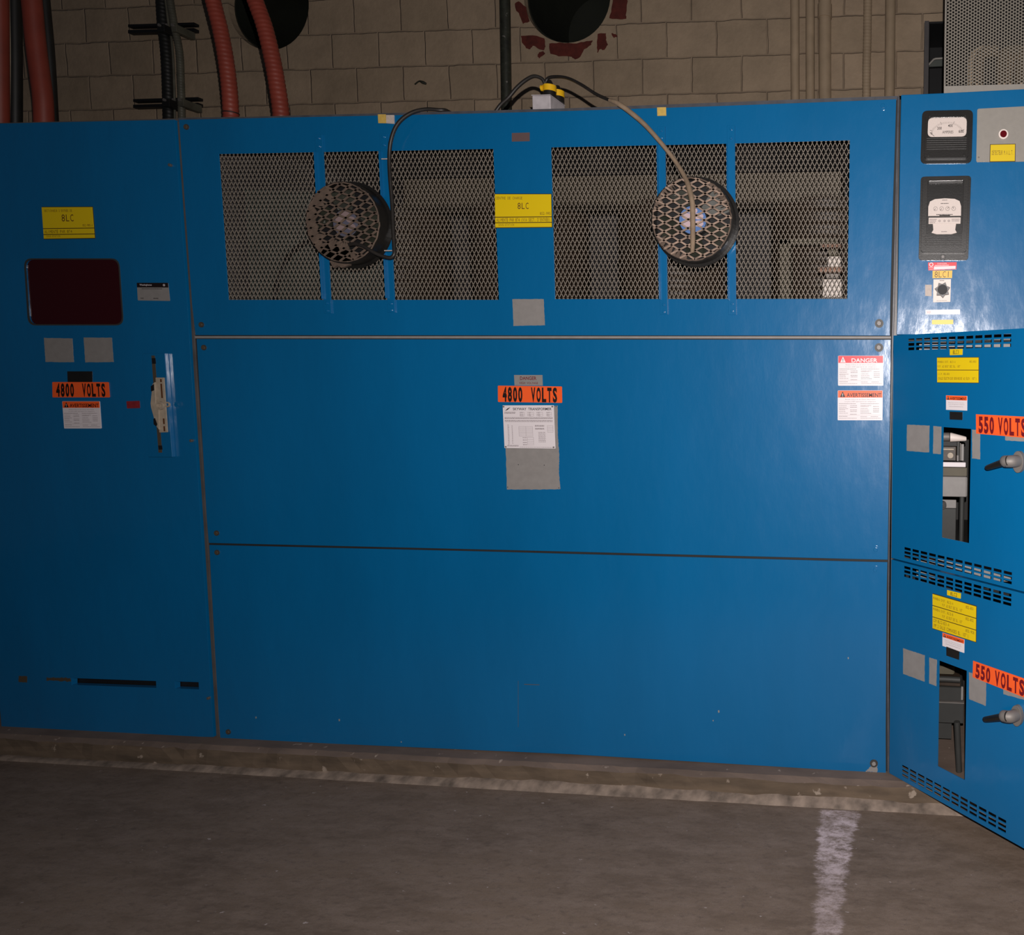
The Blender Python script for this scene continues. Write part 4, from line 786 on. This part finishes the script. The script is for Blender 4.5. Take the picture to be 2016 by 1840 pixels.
def kwh():
    q = P([(1813, 349), (1911.9, 347), (1906, 512.7), (1808.3, 512.7)]); t = empty('energy_meter', FRONT.pt(*bil(q, .5, 1), 0), 'tall black glass-fronted energy meter with four small dials', 'meter')
    b = MB(); b.prism(FRONT, rounded(q, .012), .008, .008); mk('flange', b, BLK, t, bevel=.003)
    q2 = sub(q, .045, .02, .95, .915); gq = sub(q, .145, .07, .855, .705)
    b = MB(); b.prism(FRONT, rounded(q2, .010), .030, .024, [rounded(gq, .006)]); mk('cover', b, BLK, t, bevel=.003)
    b = MB(); b.prism(FRONT, gq, .0075, .003); mk('back_board', b, DGREY, t)
    fq = P([(1828, 394), (1892, 393), (1891.5, 427), (1827.5, 427.5)]); top = [bil(fq, 0, 1), bil(fq, 1, 1), bil(fq, 1, .45), bil(fq, .95, .15), bil(fq, .8, .02), bil(fq, .5, -.02), bil(fq, .2, .02), bil(fq, .05, .15), bil(fq, 0, .45)]
    b = MB(); b.prism(FRONT, top, .018, .004); fc = mk('dial_plate', b, FACE, t)
    b = MB()
    for k in range(4):
        cx = .22+.185*k; c0 = bil(fq, cx, .58)
        b.ringwall(FRONT, *c0, .0062, .0056, .0184, .0003, 18)
        for j in range(10): a = j*math.pi/5; b.strand(FRONT.pt(c0[0]+.0066*math.cos(a), c0[1]+.0066*math.sin(a), .0184), FRONT.pt(c0[0]+.0078*math.cos(a), c0[1]+.0078*math.sin(a), .0184), .0006, FRONT, .0002)
        a = (4, 4.1, .9, 2.1)[k]; b.strand(FRONT.pt(*c0, .019), FRONT.pt(c0[0]+.006*math.cos(a), c0[1]+.006*math.sin(a), .019), .0014, FRONT, .0003)
    dashes(b, FRONT, fq, .0184, [(.42, .58, .07, .03), (.38, .62, .26, .04), (.25, .75, .90, .05)]); mk('register_dials', b, INK, fc)
    b = MB(); b.prism(FRONT, sub(gq, .05, .67, .95, .79), .016, .006); b.prism(FRONT, [bil(gq, .17, .78), bil(gq, .83, .78), bil(gq, .81, .9), bil(gq, .86, .955), bil(gq, .7, .985), bil(gq, .3, .985), bil(gq, .14, .955), bil(gq, .19, .9)], .015, .006); ml = mk('mechanism_plate', b, FACE, t, bevel=.001)
    b = MB(); dashes(b, FRONT, gq, .0165, [(.07, .28, .7, .012), (.07, .26, .73, .012), (.07, .24, .76, .012), (.7, .92, .7, .012), (.7, .92, .73, .012), (.42, .58, .93, .012)])
    for x, y in ((.36, .735), (.5, .735), (.62, .735)): b.ringwall(FRONT, *bil(gq, x, y), .0034, .002, .0168, .0004, 12)
    mk('mechanism_print', b, INKG, ml)
    b = MB(); b.prism(FRONT, sub(gq, .34, .628, .66, .655), .018, .008); mk('terminal_strip', b, STEEL, t, bevel=.001)
    b = MB(); b.prism(FRONT, gq, .026, .0015); mk('glass', b, GLASS, t)
    b = MB()
    for k in range(5): b.prism(FRONT, sub(q2, .09, .785+.03*k, .89, .785+.03*k+.016), .033, .004)
    mk('ribs', b, BLK, t, bevel=.0006)
    c0 = bil(q, .49, .965); b = MB(); b.disc(FRONT, *c0, .0095, .016, .012, 20); kn = mk('seal_knob', b, BLK, t, bevel=.002); b = MB(); b.disc(FRONT, *c0, .005, .019, .003, 16); mk('knob_screw', b, CHROME, kn, bevel=.001)
kwh()
b = MB(); gq = P([(1923.9, 214.7), (2050, 208), (2050, 318), (1921.8, 319.5)]); b.prism(FRONT, rounded(gq, .006), .003, .003)
ip = mk('instrument_plate', b, PGREY, bevel=.0008, label='plain grey steel plate right of the ammeter, carrying a red lamp', cat='plate', origin=FRONT.pt(*bil(gq, .5, 1), 0))
bolt(ip, FRONT, 1924.8+2, 309.7, .003, STEEL, off=.003, h=.002)
pu, pz = FRONT.inv(1975.3, 264.8, .004); lmp = empty('indicator_lamp', FRONT.pt(pu, pz-.016, .003), 'small dark red indicator lamp in a pale ring', 'lamp')
b = MB(); b.ringwall(FRONT, pu, pz, .0155, .0105, .009, .006, 28); mk('lamp_ring', b, FACE, lmp, bevel=.001)
b = MB(); b.disc(FRONT, pu, pz, .0108, .012, .008, 24); mk('lens', b, mat('dark_red_lens', (.12, .004, .008), .2), lmp, bevel=.003)
patch(FRONT, ip, [(1948.8, 284.5), (1999.3, 283.5), (1998.8, 319), (1948, 319.8)], YEDGE, off=.0036, name='label_border')
sign('detector_label', FRONT, [(1950, 285.9), (1998, 284.9), (1997.5, 317.6), (1949.2, 318.3)], YEL, 'yellow DÉTECTEUR M.A.L.T. label on the grey plate', [('DÉTECTEUR M.A.L.T.', .06, .36, .94, .62)], INKB, mono=True, off0=.0037)
sign('red_sticker', FRONT, [(1827, 516.6), (1883.6, 515.9), (1882.7, 530), (1827.7, 532.3)], REDL, 'torn red and white sticker just below the tall meter', [('DANGER', .33, .1, .66, .25)], WHITE, bands=[(.2, .52, .97, .93, WHITE, 'white_band')], extra=lambda o, q, off: mk('sticker_emblem', (lambda bb: (bb.ringwall(FRONT, *bil(q, .11, .28), .007, .0045, off, .0002, 18), dashes(bb, FRONT, q, off, [(.23, .73, .36, .08), (.03, .17, .62, .06), (.03, .2, .84, .05)]), bb)[-1])(MB()), WHITE, o))
sign('switch_tag', FRONT, [(1836, 532.8), (1874.9, 532.2), (1874.2, 547.3), (1835.9, 547.6)], mat('amber_tag', (.85, .5, .05), .45), 'amber tag reading 8LC1, above the star knob', [('8LC1', .11, .12, .88, .9, -.01)], INK, mono=True)
kq = P([(1837.7, 549.9), (1872.3, 549.4), (1871, 594.3), (1837, 595.2)]); KS = empty('selector_switch', FRONT.pt(*bil(kq, .5, 1), 0), 'white rotary switch plate with a black star-shaped knob', 'switch')
b = MB(); b.prism(FRONT, kq, .003, .003); kp = mk('plate', b, FACE, KS, bevel=.0006)
b = MB(); dashes(b, FRONT, kq, .0034, [(.35, .62, .05, .025), (.2, .8, .93, .015)]); mk('lettering', b, INK, kp)
ku, kz = FRONT.inv(1855.5, 570.4, .02); star = [(ku+(.026 if k % 2 == 0 else .0185)*math.cos(k*math.pi/7+.3), kz+(.026 if k % 2 == 0 else .0185)*math.sin(k*math.pi/7+.3)) for k in range(14)]
b = MB(); b.prism(FRONT, star, .024, .018); kb = mk('star_knob', b, BLK, KS, bevel=.004, seg=3); b = MB(); b.disc(FRONT, ku, kz, .016, .027, .004, 28); mk('knob_cap', b, BLKM, kb, bevel=.002)
b = MB(); b.disc(FRONT, ku, kz, .012, .008, .006, 20); mk('shaft', b, STEEL, KS)
sign('paper_scrap', FRONT, [(1821.4, 560.5), (1834.2, 560.5), (1834.2, 582.9), (1821.4, 582.5)], TAPE, 'small pale upright sticker left of the star knob', cat='label')
sign('worn_sticker', FRONT, [(1822, 610), (1890, 609), (1890, 618.5), (1822, 619)], WHITE, 'long worn white sticker with red print below the star knob', [('DANGER', .03, .2, .15, .8)], REDL)
sign('worn_sticker', FRONT, [(1834.7, 629.6), (1876.7, 629.2), (1876.7, 638), (1834.7, 638.5)], YEL, 'small faded yellow sticker at the bottom of the meter panel')

# breakers inside, seen through the cutouts
def blk2(parent, name, px, m, S, d, off=0, bev=.002):
    q = S.rect([(px[0], px[1]), (px[2], px[1]), (px[2], px[3]), (px[0], px[3])]); b = MB(); b.prism(S, q, off, d); return mk(name, b, m, parent, bevel=bev)
SI = plane_y(.16)
br = empty('circuit_breaker', SI.at(1870, 1062), 'large circuit breaker with pale handle, behind the upper door cutout', 'circuit breaker')
b = MB(); b.tube([SI.at(1800, 860, .03), SI.at(1855, 859.5, .03), SI.at(1869, 859.5, .03)], .015, 16); mk('handle_shaft', b, STEEL, br)
b = MB(); b.tube([SI.at(1870.5, 860.5, .03), SI.at(1872, 860.5, .03), SI.at(1901, 863.5, .03), SI.at(1902.5, 863.5, .03)], [.016, .0165, .008, .006], 16, sub=1); mk('handle', b, FACE, br, label='tapered cream handle')
blk2(br, 'operating_block', (1800, 868, 1885, 877.5), BLKM, SI, .1)
mc = blk2(br, 'mechanism_box', (1790, 878.5, 1882.5, 906), COIL, SI, .1)
u, z = SI.inv(1871, 896); b = MB(); b.disc(SI, u, z, .011, .008, .008, 12); b.prism(SI, SI.rect([(1800, 882), (1878, 882), (1878, 885), (1800, 885)]), .006, .006); mk('mechanism_fitting', b, CREAM, mc, bevel=.001)
for x0, x1, m_, y0 in ((1884, 1887, DGREY, 866), (1886.5, 1889, DGREY, 868), (1889.8, 1891.5, STEEL, 872), (1892.3, 1897.5, BGREY, 874)): blk2(br, 'link_rod', (x0, y0, x1, 907), m_, SI, .006, -.002, .0008)
b = MB(); b.tube([SI.at(1885.5, 896, .005), SI.at(1885.5, 907, .005)], .004, 10); mk('link_pin', b, BGREY, br)
blk2(br, 'label_bar', (1780, 908, 1901, 917.3), WHITE, SI, .02, .02)
blk2(br, 'arc_tray', (1780, 919.5, 1904, 936), OLIVE, SI, .2, .0)
blk2(br, 'front_housing', (1780, 936.5, 1904.5, 976.5), BGREY, SI, .25, .01, .006)
b = MB(); b.tube([SI.at(1894, 977, -.02), SI.at(1891.5, 1100, -.02)], .009, 14); mk('support_leg', b, DGREY, br)
blk2(br, 'rear_plate', (1780, 988, 1883.5, 1004.5), BGREY, SI, .01, -.06)
blk2(br, 'lower_barrier', (1780, 1005, 1882.5, 1100), DGREY, SI, .01, -.055)
u, z = SI.inv(1856, 995, -.03); b = MB(); b.disc(SI, u, z, .014, -.03, .04, 22); mk('wheel', b, BLK, br)
br2 = empty('circuit_breaker', SI.at(1870, 1520), 'dark circuit breaker on a tall leg, behind the lower door cutout', 'circuit breaker')
b = MB(); b.tube([SI.at(1790, 1336, .03), SI.at(1850, 1336, .03), SI.at(1890, 1338, .03)], .011, 14); mk('handle_shaft', b, DGREY, br2)
blk2(br2, 'operating_block', (1780, 1314, 1880, 1330), OLIVE, SI, .12, -.02, .006)
blk2(br2, 'mechanism_box', (1780, 1340, 1891, 1349), COIL, SI, .1, 0, .003)
blk2(br2, 'arc_tray', (1780, 1350, 1897, 1377), DGREY, SI, .2, .005, .008)
blk2(br2, 'latch', (1892, 1350, 1896, 1376), BGREY, SI, .01, .01, .002)
blk2(br2, 'edge_strip', (1780, 1378.2, 1898, 1379.8), STEEL, SI, .02, .012, .0003)
blk2(br2, 'front_housing', (1780, 1380, 1897.5, 1419), DGREY, SI, .25, .01, .003)
blk2(br2, 'lower_barrier', (1780, 1428, 1874, 1462), DGREY, SI, .01, -.04, .001)
S2_ = plane_y(.03); b = MB(); b.tube([S2_.at(1884, 1420), S2_.at(1888, 1518)], .011, 14); mk('support_leg', b, DGREY, br2)

# ---------------- pipes and conduits above ----------------
def up(pts, y, ext=.5):
    q = [plane_y(y).at(*p) for p in pts]; d = (q[0]-q[1]).normalized(); return [q[0]+d*ext]+q
def pipe(name, pts, y, rpx, m, label, cat='pipe', rib=None, group=None, n=18, rr=None):
    y_ = y; p = up(pts, y_); r = rr or abs(plane_y(y).at(pts[0][0]+rpx, pts[0][1]).x-plane_y(y).at(*pts[0]).x); b = MB(); b.tube(p, r, n, rib=rib, sub=4); return mk(name, b, m, label=label, cat=cat, group=group), r
g = 'red flexible conduits dropping to the cabinet tops'
pipe('flexible_conduit', [(-1, 0), (0, 120), (1, 290)], .45, 12, ORC, 'red conduit at the left border of the view', 'conduit', None, g)
pipe('flexible_conduit', [(62, -5), (70, 80), (79, 150), (85, 200), (88, 290)], .45, 13.5, ORC, 'red conduit dropping onto the left cabinet, second from the left border', 'conduit', None, g)
r3, _ = pipe('flexible_conduit', [(419, 0), (434, 60), (445, 120), (452, 180), (455, 235), (455.5, 280)], .30, 12, ORC, 'red ribbed conduit left of the first round duct opening', 'conduit', .016, g)
r4, _ = pipe('flexible_conduit', [(502, 0), (520, 50), (535, 110), (546, 170), (553.5, 225), (555, 270)], .30, 13, ORC, 'red ribbed conduit crossing in front of a round duct opening', 'conduit', .016, g)
for r_, px, py in ((r3, 455, 223), (r4, 553, 220)):
    c0 = plane_y(.30).at(px, py); b = MB(); b.tube([c0+Vector((0, 0, -.002)), c0+Vector((0, 0, .002))], .0268, 20); mk('clamp_band', b, BLKM, r_)
pipe('rigid_pipe', [(28, -5), (30, 120), (30, 290)], .75, 9.5, BLKC, 'black upright tube beside the leftmost red conduit', 'pipe')  # black tube filling the dark band beside the conduit
b = MB(); b.tube(up([(17, 0), (19, 120), (17, 290)], .5), .004, 8); mk('thin_wire', b, CREAM, label='thin pale wire hanging beside the leftmost red conduit', cat='wire')
pipe('rigid_pipe', [(87, -5), (98, 120), (107, 290)], .62, 7.5, BLKC, 'black shade bar slanting close behind the second red conduit', 'pipe')  # added tube standing in for the shadow band beside the conduit
pipe('flexible_conduit', [(318.5, -5), (322, 50), (328, 100), (331, 160), (333, 235), (334, 280)], 1.56, 9, BLKC, 'black conduit held by two brackets, left of the pair', 'conduit', .02, 'dark conduits on the two brackets')
pipe('flexible_conduit', [(334, -5), (343, 50), (353, 100), (356, 160), (358, 235), (358, 280)], 1.50, 5.5, GRC, 'thinner grey ribbed conduit held by two brackets, right of the pair', 'conduit', .014, 'dark conduits on the two brackets')
b = MB(); b.tube(up([(326, 0), (332, 48), (338, 80), (342, 140), (344, 215), (345, 270)], 1.55), .006, 8); mk('thin_wire', b, GRC, label='grey wire running between the two dark conduits', cat='wire')
for (x0, x1, y0, y1, lab, cx_) in ((252, 382, 47, 64, 'upper steel bracket with dark shaded edges across the dark conduits', (316, 331, 342)), (262, 390, 194, 211, 'lower steel bracket with dark shaded edges across the dark conduits', (326, 344, 356))):
    S5 = plane_y(1.58); t = empty('pipe_bracket', S5.at((x0+x1)/2, y1), lab, 'bracket')
    b = MB()
    for a, c in ((y0, y0+5), (y1-6, y1)): b.prism(S5, S5.poly([(x0, a+1), (x1, a-3), (x1, c-3), (x0, c+1)]), .0, .03)  # dark bars put the shaded edges of the channel into the colour
    mk('rail', b, BLKM, t); b = MB(); b.box(S5.inv(cx_[0], y0)[0]-.02, S5.inv(cx_[0], y0)[0]+.02, 1.61, WALLY+.01, S5.inv(cx_[0], y1)[1], S5.inv(cx_[0], y0)[1]); mk('wall_arm', b, BLKM, t)
    for k, cxx in enumerate(cx_):
        ho = (.09, .03, .11)[k]; q = S5.rect([(cxx-(7, 3, 5)[k], y0), (cxx+(7, 3, 5)[k], y0), (cxx+(7, 3, 5)[k], y1-2), (cxx-(7, 3, 5)[k], y1-2)], ho); b = MB(); b.prism(S5, q, ho, ho); mk('clamp', b, BLKC if k < 2 else GRC, t, bevel=.003)
        c0 = S5.at(cxx-1, y0+3, ho); b = MB(); b.disc(S5, c0.x, c0.z, .008, ho+.008, .02, 8); mk('clamp_bolt', b, STEEL, t)
pipe('rigid_pipe', [(994, -5), (996, 120), (998, 260)], 1.3, 9.3, BLKP, 'grimy black vertical pipe behind the middle of the wide cabinet', 'pipe')
gb = 'tan painted pipes on the right of the wall'
yw = WALLY-.05
pipe('rigid_pipe', [(1565, -5), (1565.3, 120), (1565.8, 260)], yw, 8.8, BEIGE, 'tan pipe, leftmost of the tan pipes on the wall', 'pipe', group=gb)
pipe('rigid_pipe', [(1595, -5), (1595, 120), (1595.5, 260)], yw, 8.8, BEIGE, 'tan pipe close left of the thick one with a coupling', 'pipe', group=gb)
tp, rr = pipe('rigid_pipe', [(1624, -5), (1624, 120), (1624.5, 260)], yw, 12.3, BEIGE, 'thick tan pipe with a coupling sleeve', 'pipe', group=gb)
c0 = plane_y(yw).at(1624, 36); c1 = plane_y(yw).at(1624, 9); b = MB(); b.tube([c0, c1], rr*1.13, 20); mk('coupling', b, BEIGE, tp, bevel=.003)
pipe('flexible_conduit', [(1708.5, -5), (1707.5, 80), (1706, 140), (1705.5, 260)], yw, 8.2, BEIGE, 'tan ribbed flexible conduit between tan smooth pipes', 'conduit', .016, gb)
pipe('rigid_pipe', [(1753, -5), (1752, 120), (1750.5, 260)], yw, 10.2, BEIGE, 'tan pipe, rightmost of the tan pipes on the wall', 'pipe', group=gb)

# bus duct housing above the breaker cabinet
SP = plane_y(.035); z_cab = mz1+.004
HOUS = empty('bus_duct_housing', SP.at(1940, 181), 'grey perforated steel housing standing on top of the breaker cabinet', 'housing')
sx0 = SP.inv(1859.5, 100)[0]; sx1 = xm1-.02; szb = z_cab; pzb = SP.inv(1860, 170)[1]; sz1 = 2.95
b = MB(); b.box(sx0, sx1, .032, .036, szb, pzb); b.box(sx0, SP.inv(1861.5, 100)[0], .032, .036, pzb, sz1); b.box(sx0, sx0+.003, .036, .55, szb, sz1); b.box(sx1-.003, sx1, .036, .55, szb, sz1); b.box(sx0, sx1, .034, .553, sz1, sz1+.003)
mk('frame', b, PGREY, HOUS)
b = MB(); b.box(sx0+.003, sx1-.003, .54, .553, szb, sz1); mk('back_sheet', b, BLKM, HOUS)  # black colour supplies the shade seen through the holes
b = MB(); pit = .0104; dxp = pit*math.sqrt(3)/2; rh = .0036; ncol = int((sx1-sx0-.006)/dxp); nrow = int((2.72-pzb)/pit)
# a cell is a hexagon with a round hole
for i in range(ncol):
    if sx0+.006+i*dxp > .36: break
    for j in range(nrow):
        cx = sx0+.0085+i*dxp; cz = pzb+.003+j*pit+(pit/2 if i % 2 else 0); vo = []; vi = []
        for k in range(12):
            a = k*math.pi/6; rhx = (pit/2)/math.cos(((a-math.pi/2+math.pi/6) % (math.pi/3))-math.pi/6)
            vo.append(Vector((cx+rhx*math.cos(a), .033, cz+rhx*math.sin(a)))); vi.append(Vector((cx+rh*math.cos(a), .033, cz+rh*math.sin(a))))
        vb = [v+Vector((0, .0015, 0)) for v in vi]
        b.add(vo+vi+vb, [(k, (k+1) % 12, 12+(k+1) % 12, 12+k) for k in range(12)]+[(12+k, 12+(k+1) % 12, 24+(k+1) % 12, 24+k) for k in range(12)])
mk('perforated_sheet', b, mat('perforated_sheet_paint', (.2, .18, .15), .55), HOUS, label='grey sheet punched with small round holes')
g5 = 'tan cables behind the perforated sheet'
for x0, x1, yy in ((1925, 1925, .15), (1915, 1912, .27), (1972, 1968, .17), (1985, 1990, .2), (2010, 2008, .18)):
    b = MB(); b.tube([plane_y(yy).at(x0, 200), plane_y(yy).at(x0, 150), plane_y(yy).at((x0+x1)/2+3, 118), plane_y(yy).at(x1+14, 103), plane_y(yy).at(x1+40, 100)], .018, 12); mk('inner_cable', b, BEIGE, label='tan cable bending behind the perforated sheet', cat='cable', group=g5)
# dark wall cabinet left of the housing
SD = plane_y(1.35); q = SD.rect([(1821, 43), (1880, 41), (1880, 230), (1819, 230)]); WC = empty('wall_cabinet', SD.pt(*bil(q, .5, 1), 0), 'dark open-fronted steel wall cabinet left of the perforated housing', 'cabinet')
b = MB(); (a, z1_), (c, _), (_, z0_), _ = q; d_ = WALLY-1.35
b.box(a, a+.022, 1.35, WALLY, z0_, z1_); b.box(a, c, 1.35, WALLY, z1_-.01, z1_); b.box(a, c, WALLY-.01, WALLY-.002, z0_, z1_)
mk('casing', b, BLKM, WC); b = MB(); b.box(a-.002, a+.02, 1.34, 1.36, z0_, z1_); mk('front_edge', b, FRAME, WC)
b = MB(); b.tube([plane_y(1.36).at(x, y) for x, y in ((1828, 128), (1838, 117), (1842, 115.5), (1858, 114.5), (1880, 114))], .005, 8, sub=1); mk('bent_rod', b, PGREY, WC)
b = MB(); b.prism(plane_y(1.4), plane_y(1.4).poly([(1830, 127), (1840, 117.5), (1875, 116), (1875, 129), (1829, 131)]), 0, .01); mk('inner_plate', b, GREENP, WC)
